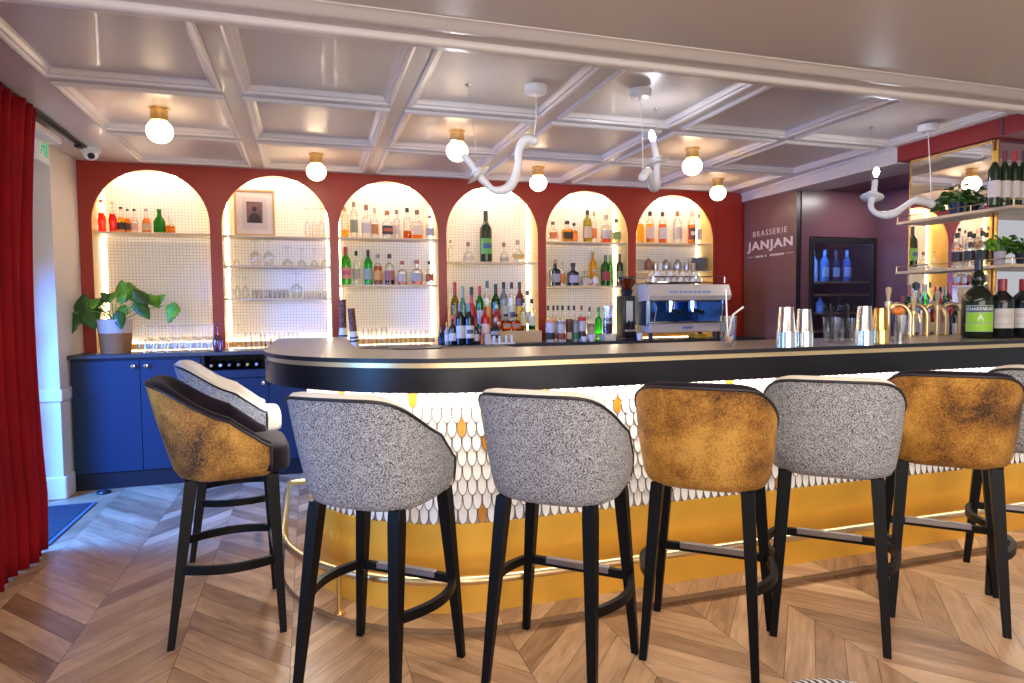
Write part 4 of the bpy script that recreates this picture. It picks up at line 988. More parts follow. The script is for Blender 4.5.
for kind, px, top, w, l in (('coupe',227,246,7,'short upturned coupe nearest the jamb, second arch middle shelf'),('coupe',236,246,7,'short upturned coupe, next to the jamb coupe, second arch middle shelf'),
    ('wine',255,240,11,'faint tall upturned goblet, second arch middle shelf, beside its twin'),('wine',268,240,11,'dark-rimmed tall upturned goblet, second arch middle shelf'),('coupe',287,247,11,'upturned martini glass standing alone, second arch middle shelf'),
    ('coupe',301.5,249,9,'faint upturned coupe, second arch middle shelf'),('coupe',314,249,8,'upturned cocktail glass second from the pier, second arch middle shelf'),('coupe',325,248,9,'upturned cocktail glass closest to the pier, second arch middle shelf')):
    glp(kind, px, top, w, YS_, 1.690, l, G2, name='stem_glass')
G3 = 'tall glasses on the portrait shelf'
for i, px in enumerate((307,314,321,327)): glp('flute', px, 208, 6.5, YS_+.04*(i % 2), 1.940, 'tall clear stem glass on the shelf beside the framed portrait', G3, name='stem_glass')
G4 = 'tumblers on the lowest shelf of the second arch'
for i in range(8):
    for j in range(2): glp('tumbler', 254+4.6*i, 289.5, 4.6, YS_-.05+.07*j, 1.418, 'upturned tumbler in the even row, lowest shelf of second arch', G4, name='tumbler')
for i, px in enumerate((229.5,237,245)): glp('flute', px, 277, 7, YS_, 1.418, ('tall flute against the jamb, lowest shelf of second arch','middle flute of three, lowest shelf of second arch','flute beside the tumbler row, lowest shelf of second arch')[i], None, name='stem_glass')
glp('wine', 296, 273, 12, YS_-.03, 1.418, 'tall upturned goblet standing beyond the tumbler row, lowest second arch shelf', None, name='stem_glass')
for i, px in enumerate((306,311.5,317,322,327)): glp('tumbler', px, 291, 5, YS_, 1.418, 'small shot glass near the pier, lowest shelf of second arch', 'shot glasses on the lowest shelf of the second arch', name='shot_glass')
for i, px in enumerate((248,258,267.5,277,286,295)):
    glp('tumbler', px, 332, 8.5, 5.72, ZW, 'short upturned tumbler at the back of the counter, second arch', 'short tumblers on the counter in the second arch', name='tumbler')
    glp('tumbler', px+1, 338, 8, 5.58, ZW, 'short upturned tumbler at the front of the counter, second arch', 'front tumblers on the counter in the second arch', name='tumbler')
glp('coupe', 230, 324, 8, 5.62, ZW, 'upturned coupe on the counter beside the first pier', None, name='stem_glass'); glp('coupe', 238.6, 324, 8, 5.62, ZW, 'upturned coupe on the counter nearer the short tumblers', None, name='stem_glass')
for i, px in enumerate((303,311,319.5,327)): glp('coupe', px, 327, 7, 5.70, ZW, 'small stem glass beyond the tumblers on the second arch counter', 'small stem glasses on the second arch counter', name='stem_glass')
for i, (px, top) in enumerate(((366,328),(374,328),(384,326),(394,331),(403,331),(413,330),(423,330),(430,330),(437,330))):
    glp('tumbler', px, top, 8, 5.66, ZW, 'upturned tumbler lined up on the counter of the third arch', 'tumblers on the counter in the third arch', name='tumbler')

# brown cup tubes and labelled bottles at the second pier
for px, top, tilt, l in ((343.5,299,0,'tall brown speckled cup tube against the second pier'),(356,308,.08,'leaning brown speckled cup tube, the shorter one')):
    Y = 5.25; x, zt = on_y(px, top, Y); t = thing('cup_tube', l, 'cup dispenser', (x, Y+.2, ZW)); t.rotation_euler = (0, -tilt, 0); hh = zt-ZW
    bm = bm_new(); lathe(bm, [(0,hh*.42),(.028,hh*.42),(.028,hh),(.024,hh),(0,hh*.98)], 18); finish('tube', bm, mat('brown_speckle', (.16,.06,.04), .6, noise=.6, nscale=60), t)
    bm = bm_new(); lathe(bm, [(0,.001),(.03,.001),(.036,.02),(.036,hh*.25),(.026,hh*.42),(0,hh*.42)], 18); finish('base', bm, M_whitelabel, t)
    for z in (.05, hh*.24): bm = bm_new(); lathe(bm, [(.037,z),(.0375,z+.006),(.037,z+.014)], 18); finish('band', bm, M_black, t)

# ------------------------------------------------------------------ monstera in basket pot
x, _ = on_y(116,352,5.60)
t = thing('potted_monstera', 'potted green monstera in white and straw basket on the worktop', 'potted plant', (x, 5.6, ZW)); sc = scale_at(x, 5.6)
ph_ = 34*sc; r1 = 16.0*sc; r0_ = 13.2*sc
bm = bm_new(); lathe(bm, [(0,.001),(r0_,.001),(r0_+(r1-r0_)*.6, ph_*.60)], 32)
o = finish('straw_base', bm, mat('straw_weave', (.30,.13,.04), .8, bump=.6, bscale=90), t)
bm = bm_new(); lathe(bm, [(r0_+(r1-r0_)*.6, ph_*.60),(r1,ph_),(r1-.008,ph_),(r1-.012,ph_*.9),(0,ph_*.88)], 32); finish('white_rim', bm, mat('white_weave', (.50,.44,.38), .8, bump=.4, bscale=90), t)
def leaf(bm, base, tip, width, droop=.02, notch=False):
    base = Vector(base); tip = Vector(tip); ax = tip-base; L = ax.length; ax.normalize(); side = ax.cross(Vector((0,-.75,.66))).normalized(); nrm = side.cross(ax).normalized()
    n_ = 12; rows = []
    for i in range(n_+1):
        k = i/n_; w = width*(math.sin(PI*min(1,k**.62)))**.75*(1-.15*k) if 0 < k < 1 else 0
        if k < .12: w = width*.55*k/.12
        if notch and i in (5, 7, 9): w *= .72
        c = base+ax*(L*k) - Vector((0,0,droop*k*k)); back = ax*(-.12*L if k < .15 else 0)
        rows.append([bm.verts.new(c+side*s_*w+nrm*(-abs(s_)*w*.22) + (back*abs(s_))) for s_ in (-1,-.5,0,.5,1)])
    for A, B in zip(rows, rows[1:]):
        for i in range(4): bm.faces.new((A[i],A[i+1],B[i+1],B[i]))
LV = [ # base px, tip px, width px, y-offset, dark
 (84,297,72,333,9,-.02,1),(86,310,96,328,11,-.05,1),(97,300,74,312,8,.0,0),(104,300,120,290,8,.03,0),(124,300,122,278,9,.02,0),(117,300,127,292,9,-.05,0),
 (136,300,128,280,9,.05,0),(133,306,152,292,9,-.02,0),(147,303,133,287,9,-.08,1),(150,296,160,307,8,.02,0),(155,302,166,293,7,.03,0),(138,303,150,318,8,-.09,1),
 (174,304,169,322,9,-.05,0),(118,312,122,328,7,-.10,1),(111,300,101,291,6,.02,1),(100,310,76,318,9,.04,1),(92,305,108,296,7,.05,1),(125,306,117,318,7,-.03,0)]
for i, (bx, by, tx, ty, w, dy, dk) in enumerate(LV):
    B = on_y(bx, by, 5.6+dy); T_ = on_y(tx, ty, 5.6+dy-.02); bs = Vector((B[0]-x, dy, B[1]-ZW)); tp = Vector((T_[0]-x, dy-.03, T_[1]-ZW))
    bm = bm_new(); leaf(bm, bs, tp, w*sc*.86, .012, i % 3 == 0); lo = finish('leaf', bm, M_leafd if dk else M_leaf, t, ang=80); lo.modifiers.new('thickness','SOLIDIFY').thickness = .0012
    bm = bm_new(); r_ = Vector(((random.random()-.5)*.05, (random.random()-.5)*.04, ph_*.88)); mid = r_.lerp(bs, .55)+Vector((0,0,.03)); tube(bm, [r_, mid, bs], [.0042,.0035,.0025], 6); finish('stem', bm, M_stem, t)

# wine bottles lying in the rack bay
for i, (px, cc) in enumerate(((212,(.45,.25,.12)),(221,(.7,.7,.7)),(230,(.25,.2,.16)),(239,(.4,.2,.1)),(248,(.75,.55,.06)),(257,(.6,.6,.6)))):
    x, z = on_y(px, 364, 5.5); z = .862+.037
    names = ('copper foil','silver foil','black foil','brown cork','yellow foil','grey foil','pale foil')
    t = bottle('wine', x, 5.72, .892, .27, .0295, DRK, f'wine bottle lying in the rack bay, {names[i]} neck showing', cc, None, None, .5, 'wine bottles lying in the cabinet rack', name='wine_bottle'); t.rotation_euler = (PI/2, 0, 0)
for i, (dx, zz, cc, gg, l) in enumerate(((-.26,1.5385,(.25,.45,.8),(.10,.25,.6),'pale blue bottle added as door reflection at the left end, upper wine cabinet shelf'),(-.17,1.5385,(.6,.65,.75),(.5,.6,.8),'frosted white bottle added as door reflection on the upper wine cabinet shelf'),(-.07,1.5385,(.2,.35,.7),(.12,.3,.7),'mid blue bottle added as door reflection on the upper wine cabinet shelf'),(.10,1.5385,(.1,.1,.15),(.02,.04,.10),'dark bottle standing on the upper wine cabinet shelf'),(.2,1.5385,(.3,.5,.85),(.06,.16,.5),'deep blue bottle added as door reflection near the hinge side, upper wine cabinet shelf'),  # bottles added to imitate blue reflections in the cabinet door
    (-.08,1.2385,(.3,.5,.85),(.2,.45,.9),'sky blue bottle added as door reflection on the lower wine cabinet shelf'),(.12,1.2385,(.2,.1,.05),(.04,.03,.03),'brown bottle standing on the lower wine cabinet shelf'))):
    bottle('wine', (FX0+FX1)/2+dx, 5.16+.04*(i % 2), zz, .31 if zz > 1.5 else .15, .040, ('o',gg), l, cc, (.5,.6,.85), None, .5, 'bottles added behind the wine cabinet door for its blue reflections', name='wine_bottle')
# ------------------------------------------------------------------ fifth arch counter
for i, (px, l) in enumerate(((548,'first'),(553.5,'second'),(557.5,'third'),(562.5,'fourth'),(568.5,'fifth'),(574,'sixth'),(581.5,'seventh'),(589.5,'eighth'))):
    x, zt = on_y(px, 305.5+(i > 6)*1.5, 5.74)
    bottle('spirit', x, 5.74, ZW+.0005, zt-ZW, .026, CLR, f'clear syrup bottle with black cap, {l} in the rear row under the fifth arch', (.03,.03,.03) if i < 6 else ((.25,.05,.04),(.05,.08,.14))[i-6], (.72,.71,.66), None, .5, 'clear syrup bottles under the fifth arch', name='syrup_bottle')
def tin(px, top, wpx, Y, m, lidm, label, cat='tin', name='drink_tin', bandm=None):
    x, zt = on_y(px, top, Y); r = wpx*scale_at(x, Y)/2; h = zt-ZW; t = thing(name, label, cat, (x, Y, ZW))
    bm = bm_new(); lathe(bm, [(0,.0005),(r*.95,.0005),(r,.004),(r,h*.84),(0,h*.84)], 20); finish('body', bm, m, t)
    bm = bm_new(); lathe(bm, [(0,h*.84),(r*1.02,h*.84),(r*1.02,h*.98),(r*.96,h),(0,h)], 20); finish('lid', bm, lidm, t)
    if bandm: bm = bm_new(); lathe(bm, [(r*1.015,h*.12),(r*1.015,h*.42)], 20); finish('band', bm, bandm, t)
    return t
GY = colmat((.62,.58,.62))
tin(550.5,319,9,5.52,GY,colmat((.80,.30,.10)),'grey tin with orange lid and black base band under fifth arch',bandm=colmat((.03,.03,.035)))
tin(561,321,9,5.52,GY,colmat((.35,.32,.32)),'grey tin with rust brown base band',bandm=colmat((.30,.07,.03)))
tin(569,319,6.5,5.52,colmat((.12,.04,.03)),colmat((.16,.06,.05)),'narrow dark brown tin with cream band',bandm=colmat((.66,.45,.35)))
tin(575.5,320,6.5,5.52,colmat((.35,.36,.33)),colmat((.25,.22,.2)),'narrow grey tin with green base band',bandm=colmat((.03,.25,.06)))
tin(582,317,8,5.52,colmat((.62,.56,.60)),colmat((.62,.02,.03)),'pale tin with bright red lid',bandm=colmat((.08,.03,.03)))
tin(591,324,8,5.58,colmat((.55,.48,.42)),colmat((.35,.25,.2)),'small beige jar with brown lid')
x, zt = on_y(598.5, 307, 5.60)
bottle('spirit', x, 5.60, ZW+.0005, zt-ZW, .034, (.15,.85,.15), 'bright lime green syrup bottle before the fifth arch tiles', (.05,.25,.05), None, None, .5, None, name='syrup_bottle')
def cup(px, py, wpx, Y, z, label, m=M_ivory, grp=None):
    x, _ = on_y(px, py, Y); r = wpx*scale_at(x, Y)/2; t = thing('cup', label, 'cup', (x, Y, z), group=grp)
    bm = bm_new(); lathe(bm, [(0,.0005),(r*.5,.0005),(r*.6,r*.15),(r*.92,r*.8),(r,r*1.5),(r*.93,r*1.5),(r*.8,r*.7),(0,r*.25)], 20); finish('bowl', bm, m, t, ang=70)
    bm = bm_new(); tube(bm, [(r*.9,0,r*1.25),(r*1.45,0,r*1.2),(r*1.5,0,r*.8),(r*.85,0,r*.5)], r*.12, 6); finish('handle', bm, m, t); return t
cup(584.5,336,7,5.42,ZW,'small white espresso cup, the smaller of two before the tins'); cup(592,336,9.5,5.42,ZW,'larger white cup before the tins')
# glass jar blender
x, zt = on_y(607.5, 306, 5.5); t = thing('glass_canister', 'tall glass canister of dark layers standing on white box by grinder', 'canister', (x, 5.5, ZW+.061)); h = zt-ZW-.061
bm = bm_new(); lathe(bm, [(0,.001),(.046,.001),(.046,h*.9),(.043,h*.9),(.043,.006),(0,.006)], 24); finish('glass', bm, M_clear2, t)
for a, b_, c in ((.02,.42,(.10,.03,.06)),(.42,.52,(.6,.5,.5)),(.52,.66,(.12,.02,.03))): bm = bm_new(); cyl(bm, 0,0, .006+a*h*.85, .006+b_*h*.85, .041, 20); finish('contents', bm, colmat(c), t)
bm = bm_new(); cyl(bm, 0,0, h*.9, h, .049, 24); finish('lid', bm, M_steelb, t)
simplebox('white_box', 'small white box supporting the glass canister', 'box', 601.5, 613.5, 0, 5.45, .10, ZW, M_pvc) if False else None
bm = bm_new(); box(bm, x-.055, x+.055, 5.44, 5.56, ZW+.0005, ZW+.06, .004); tag(finish('storage_box', bm, M_pvc, smooth=False), 'small white box under the glass canister', 'box')
# coffee grinder
x, zt = on_y(626.5, 277, 5.55); t = thing('coffee_grinder', 'black coffee grinder with amber bean hopper beside the espresso machine', 'coffee grinder', (x, 5.55, ZW)); h = zt-ZW
bm = bm_new(); box(bm, -.075, .075, -.12, .12, .0005, .03, .006); finish('base', bm, M_black, t, smooth=False)
bm = bm_new(); box(bm, -.062, .062, -.06, .10, .03, h*.70, .012, seg=2); finish('body', bm, M_black, t)
bm = bm_new(); box(bm, -.034, .034, -.064, -.059, h*.28, h*.62, .002); box(bm, -.05, .05, -.10, -.06, h*.14, h*.17, .002); finish('front_plate', bm, M_steelb, t, smooth=False)
bm = bm_new(); lathe(bm, [(0,h*.70),(.045,h*.70),(.05,h*.73),(.062,h*.80),(.0,h*.80)], 20); finish('collar', bm, M_black, t)
bm = bm_new(); lathe(bm, [(.045,h*.80),(.075,h*.90),(.078,h*.975),(.072,h*.975),(.068,h*.90),(.04,h*.80)], 24); finish('hopper', bm, glass('smoke_hopper', (.75,.50,.25), .05), t)
bm = bm_new(); lathe(bm, [(0,h*.805),(.040,h*.805),(.064,h*.89),(0,h*.90)], 20); finish('beans', bm, mat('coffee_beans', (.32,.13,.03), .5, noise=.5, nscale=90), t)
bm = bm_new(); lathe(bm, [(0,h*.975),(.08,h*.975),(.08,h),(0,h)], 24); finish('lid', bm, M_black, t)
bm = bm_new(); tube(bm, [(-.01,-.06,h*.30),(-.01,-.10,h*.28),(-.02,-.12,h*.2)], .012, 8); tube(bm, [(.03,-.06,h*.3),(.035,-.11,h*.27)], .008, 8); finish('spout', bm, M_black, t)
# espresso machine
x0, z1 = on_y(643, 283, 5.42); x1 = on_y(724, 283, 5.42)[0]; W2 = (x1-x0)/2; cxm = (x0+x1)/2
t = thing('espresso_machine', 'two group espresso machine in white and steel under the sixth arch', 'espresso machine', (cxm, 5.50, ZW)); t.scale = (1,1,1.38)
Mcw = mat('machine_cream', (.62,.56,.50), .3); Mbl = mat('machine_blue_panel', (.02,.10,.35), .18, .7)
bm = bm_new(); box(bm, -W2+.04, W2-.02, -.14, .26, .05, .115, .006); box(bm, -W2+.04, W2-.02, .10, .28, .1, .36, .006); finish('body', bm, Mcw, t, smooth=False)
bm = bm_new(); box(bm, -W2+.05, W2-.03, .085, .102, .115, .27, .002); finish('splash_panel', bm, Mbl, t, smooth=False)
bm = bm_new()
pr = [(-.18,.27),(-.20,.30),(-.16,.375),(.28,.39),(.28,.26),(.05,.26)]
for s_ in (-W2, W2):
    pass
A = [bm.verts.new((-W2,y,z)) for y,z in pr]; B = [bm.verts.new((W2,y,z)) for y,z in pr]; bm.faces.new(A); bm.faces.new(B[::-1])
for i in range(len(pr)): bm.faces.new((A[i],A[(i+1)%len(pr)],B[(i+1)%len(pr)],B[i]))
hd = finish('head', bm, Mcw, t, smooth=False)
bm = bm_new()
for i in range(9): box(bm, -.22+i*.05, -.19+i*.05, -.195, -.178, .318, .330)
bmesh.ops.rotate(bm, cent=(0,-.19,.32), matrix=Matrix.Rotation(-.0,3,'X'), verts=bm.verts); finish('button_row', bm, colmat((.25,.4,.7)), hd, smooth=False)
for sa, sb in ((-W2+.01,-W2+.05),(W2-.05,W2-.02)): bm = bm_new(); box(bm, sa, sb, -.13, .26, .10, .28, .004); finish('side_panel', bm, mat('machine_steel', (.30,.34,.42), .2, .9), t, smooth=False)
bm = bm_new(); box(bm, -W2+.03, W2-.01, -.17, .10, .115, .125, .002); finish('drip_grate', bm, M_steel, t, smooth=False)
for q in (-.12, .12):
    bm = bm_new(); cyl(bm, q, -.03, .215, .27, .040, 20); cyl(bm, q, -.03, .19, .216, .034, 20); g = finish('group_head', bm, M_chrome, t)
    bm = bm_new(); tube(bm, [(q,-.05,.20),(q,-.13,.195),(q+.01,-.20,.18)], [.012,.013,.017], 10); finish('portafilter_handle', bm, M_black, g)
for q in (-W2+.09, W2-.07):
    bm = bm_new(); tube(bm, [(q,-.10,.29),(q+.02,-.14,.22),(q-.01,-.15,.13)], .006, 8); finish('steam_wand', bm, M_chrome, t)
for q in (-W2+.08, W2-.08):
    bm = bm_new(); cyl(bm, q, -.08, .0005, .05, .02, 12); finish('foot', bm, M_black, t)
    bm = bm_new(); cyl(bm, q, .2, .0005, .05, .02, 12); finish('foot', bm, M_black, t)
bm = bm_new(); 
for i in range(6): box(bm, -.05+i*.018, -.038+i*.018, -.1425, -.1400, .07+.006*(i % 2), .090)
finish('maker_mark', bm, colmat((.05,.15,.5)), t, smooth=False)
bm = bm_new(); box(bm, -W2+.08, W2-.03, -.13, .25, .3905, .394); 
for q in (-.13,.25): tube(bm, [(-W2+.08,q,.43),(W2-.03,q,.43)], .004, 6)
for q in (-W2+.08, W2-.03): tube(bm, [(q,-.13,.39),(q,-.13,.43)], .004, 6); tube(bm, [(q,.25,.39),(q,.25,.43)], .004, 6)
finish('cup_rail', bm, M_chrome, t, smooth=False)
zc_ = ZW+.394*1.38+.0006
for i in range(8):
    for j in range(2):
        lx = cxm-W2+.13+i*.068; o = thing('cup', 'white espresso cup upturned on top of the espresso machine', 'cup', (lx, 5.44+j*.11, zc_), group='cups on the espresso machine')
        bm = bm_new(); lathe(bm, [(.034,.0005),(.032,.004),(.028,.03),(.018,.048),(0,.050)], 14); finish('bowl', bm, (M_ivory, Mcw)[(i+j) % 2], o, ang=70)
        if i < 7: o2_ = dup(o, (lx+.034, 5.44+j*.11, zc_+.0515), 0, 'white espresso cup in the upper layer on the espresso machine', 'upper cups on the espresso machine')
# white paper cup + bits by machine
x, zt = on_y(640.5, 330, 5.38); gl_('tumbler_up', x+.02, 5.43, ZW, .07, .032, 'small white paper cup between grinder and espresso machine', None, M_pvc, 'paper_cup')
x, zt = on_y(705, 332, 5.4); bm = bm_new(); box(bm, x-.06, x+.06, 5.45, 5.60, ZW+.0005, ZW+.045, .01); tag(finish('sponge', bm, colmat((.75,.42,.03))), 'yellow cleaning sponge block beneath the espresso machine', 'sponge')
# crockery shelf
for i, (px, n) in enumerate(((638.5,9),)):
    x, _ = on_y(px, 270, YS_)
    for k in range(n): bm = bm_new(); lathe(bm, [(0,.0005),(.03,.0005),(.05,.010),(.048,.011),(0,.004)], 20); o = finish('saucer', bm, M_ivory); o.location = (x+.02, YS_, 1.6805+k*.0125); tag(o, 'saucer in the stack half hidden by the fifth pier, crockery shelf', 'saucer', 'stack of saucers on the crockery shelf')
def pot(px, top, wpx, m, label, cat='teapot', name='teapot', lid=True):
    x, zt = on_y(px, top, YS_); r = wpx*scale_at(x, YS_)/2; h = zt-1.68; t = thing(name, label, cat, (x, YS_, 1.6805))
    bm = bm_new(); lathe(bm, [(0,0),(r*.8,0),(r,h*.25),(r*.95,h*.55),(r*.6,h*.8),(r*.5,h*.84),(0,h*.84)], 20); finish('body', bm, m, t, ang=60)
    if lid: bm = bm_new(); lathe(bm, [(r*.52,h*.83),(r*.4,h*.9),(r*.1,h*.93),(r*.14,h),(0,h)], 16); finish('lid', bm, m, t, ang=60)
    bm = bm_new(); tube(bm, [(-r*.8,-.01,h*.3),(-r*1.2,-.012,h*.5),(-r*1.4,-.012,h*.72)], [r*.2,r*.13,r*.1], 8); finish('spout', bm, m, t)
    bm = bm_new(); tube(bm, [(r*.85,0,h*.7),(r*1.4,0,h*.65),(r*1.4,0,h*.3),(r*.9,0,h*.2)], r*.09, 6); finish('handle', bm, m, t)
M_pew = mat('pewter', (.48,.48,.52), .3, .8); M_terra = mat('terracotta', (.28,.13,.08), .5)
pot(648.5,258,9,M_terra,'round brown teapot on the crockery shelf')
tt = [('steel_cup',655.5,262,5),('steel_cup',660,263,4.5)]
for (nm, px, top, w), l in zip(tt, ('straight steel beaker beside the brown teapot','slim pale beaker next to the steel beaker')):
    x, zt = on_y(px, top, YS_); gl_('mug', x, YS_, 1.68, zt-1.68, w*scale_at(x, YS_)/2, l, None, M_steelb if w == 5 else M_ivory, 'beaker')
pot(666,259,9,M_pew,'pewter teapot with domed lid, nearer the beakers'); pot(677.5,259,9,M_pew,'pewter teapot with domed lid, before the plates')
for px, top, w, l in ((685.5,262,5,'small pewter creamer cup on the crockery shelf'),(692,263,5,'small tan cup in front of the plates')):
    x, zt = on_y(px, top, YS_-.03); gl_('mug', x, YS_-.05, 1.68, zt-1.68, w*scale_at(x, YS_)/2, l, None, M_pew if w == 5 and px < 690 else colmat((.5,.4,.3)), 'beaker')
x, _ = on_y(699, 262, YS_)
for k in range(11): bm = bm_new(); lathe(bm, [(0,.0005),(.05,.0005),(.085,.010),(.084,.012),(0,.004)], 28); o = finish('plate', bm, mat('grey_plate', (.42,.42,.45), .3)); o.location = (x, YS_+.01, 1.6805+k*.0125); tag(o, 'grey plate in the tall plate stack on the crockery shelf', 'plate', 'plate stack on the crockery shelf')

# ------------------------------------------------------------------ things on the bar top
ZB = 1.1155
def shaker(px, py, top, wpx, m, label, Y=None):
    x, y = on_z(px, py, 1.115); sc = scale_at(x, y); r = wpx*sc/2; d = ray(px, top); zt = HC+d.z*y/d.y; h = zt-1.115
    t = thing('cocktail_shaker', label, 'cocktail shaker', (x, y, ZB-.0004), group='shakers stacked on the bar')
    bm = bm_new(); lathe(bm, [(r,0),(r*.99,.004),(r*.96,h*.38),(r*.90,h*.385)], 28); finish('lower_cup', bm, m, t, ang=30)
    bm = bm_new(); lathe(bm, [(r*.93,h*.384),(r*.90,h*.40),(r*.70,h*.985),(r*.67,h),(0,h)], 28); finish('upper_cup', bm, m, t, ang=30); return t
M_gshk = mat('gold_shaker', (.80,.50,.16), .16, 1)
shaker(786,347,307,19,M_steel,'tall upturned steel shaker tins, nearest the straw glass')
shaker(804,346,309,18,M_steel,'slightly shorter upturned steel shaker tins, the neighbouring pair')
shaker(864,345,306,18,M_steel,'upturned steel shaker tins beside the gold ones')
shaker(880,343,308,17,M_gshk,'upturned gold shaker tins')
def straw_glass(px, py, top, wpx, label, straws, m):
    x, y = on_z(px, py, 1.115); r = wpx*scale_at(x, y)/2; h = HC+ray(px, top).z*y/ray(px, top).y-1.115
    t = thing('straw_glass', label, 'glass of straws', (x, y, ZB))
    bm = bm_new(); lathe(bm, [(0,0),(r*.80,0),(r*.85,.008),(r,h),(r*.95,h),(r*.80,.012),(0,.010)], 24); finish('tumbler', bm, M_clear2, t)
    for (a, b_, L, mm) in straws:
        bm = bm_new(); p0 = Vector((a*r*-.4, .2*r*math.sin(b_*3), .014)); p1 = Vector((a*r*.7, .3*r*math.cos(b_*5), h)); p2 = p0+(p1-p0).normalized()*L
        tube(bm, [p0, p2], .0034, 6); finish('straw', bm, mm, t)
    return t
sm = [(random.uniform(-1,1), k, .165+.02*random.random(), M_black) for k in range(14)]
straw_glass(831,342,317,16,'glass of short black straws beside the steel shakers',sm[:9],M_black)
straw_glass(847,341,318,15,'darker glass packed with black straws before the wine cabinet',sm,M_black)
t = straw_glass(728,346,316,17,'ribbed glass jar with two metal straws in front of espresso machine',[(.05,0,.26,M_steelb)],M_steelb)
bm = bm_new(); rr_ = .034; tube(bm, [(-.01,0,.014),(.028,0,.15),(.085,0,.185)], .005, 8); finish('bent_straw', bm, M_pvc, t)
bm = bm_new(); bmesh.ops.create_icosphere(bm, subdivisions=2, radius=.017, matrix=Matrix.Translation((0,-.005,.03))); finish('bead', bm, mat('copper_bead', (.65,.30,.18), .4), t)
# jigger with orange
x, y = on_z(899, 341, 1.115); t = thing('mixing_tin', 'slim tapered steel mixing tin holding a dried orange wheel', 'mixing tin', (x, y, ZB))
bm = bm_new(); lathe(bm, [(0,0),(.022,0),(.034,.135),(.031,.135),(.02,.006),(0,.005)], 24); finish('tin', bm, M_steel, t)
bm = bm_new(); bmesh.ops.create_icosphere(bm, subdivisions=3, radius=.032, matrix=Matrix.Translation((-.01,0,.155)) @ Matrix.Scale(.75,4,(0,0,1))); finish('orange_wheel', bm, mat('dried_orange', (.72,.22,.04), .6, noise=.4, nscale=40), t, ang=80)
# beer tap bridge: four brass arches
xt0 = on_z(905,337,1.115); t = thing('beer_tap_tower', 'row of arched brass beer taps with wooden handles on the bar', 'beer taps', (3.62, 3.02, ZB))
sct = scale_at(3.62, 3.02); hA = .19
for i, px in enumerate((898,915,934,951)):
    d = ray(px, 320); x = d.x*3.02/d.y-3.62
    bm = bm_new(); R_ = .060; zt = hA-R_; pth = [(x+.0,-.10,.0)]
    pth = [(x-R_*.9,.035,0),(x-R_*.9,.035,zt)] + [(x-R_*.9*math.cos(a)*1.0, .035-.07*(a/PI), zt+R_*math.sin(a)) for a in [PI*k/12 for k in range(1,12)]] + [(x+R_*.9,-.035,zt),(x+R_*.9,-.035,.0)]
    tube(bm, pth, .0135, 12); ar = finish('arch_pipe', bm, M_brassp, t)
    for fx_, fy_ in ((x-R_*.9,.035),(x+R_*.9,-.035)): bm = bm_new(); cyl(bm, fx_, fy_, 0, .008, .02, 16); finish('flange', bm, M_brass, ar)
for i, (px, top) in enumerate(((888,287),(913,297),(937,291),(960,290))):
    d = ray(px, 320); x = d.x*3.0/d.y-3.62; zt = HC+ray(px, top).z*3.0/ray(px, top).y-ZB
    bm = bm_new(); cyl(bm, x, -.02, .0, zt-.09, .013, 14); cyl(bm, x, -.02, zt-.115, zt-.085, .020, 16); tube(bm, [(x,-.02,zt-.10),(x-.02,-.075,zt-.11),(x-.02,-.085,zt-.15)], .007, 8); tp = finish('tap', bm, M_brassp, t)
    bm = bm_new(); lathe(bm, [(0,zt-.085),(.010,zt-.085),(.008,zt-.07),(.015,zt-.03),(.016,zt-.01),(.010,zt),(0,zt)], 14, (x,-.02,0)); finish('wooden_handle', bm, mat('tap_handle_wood', (.58,.42,.22), .4), tp)
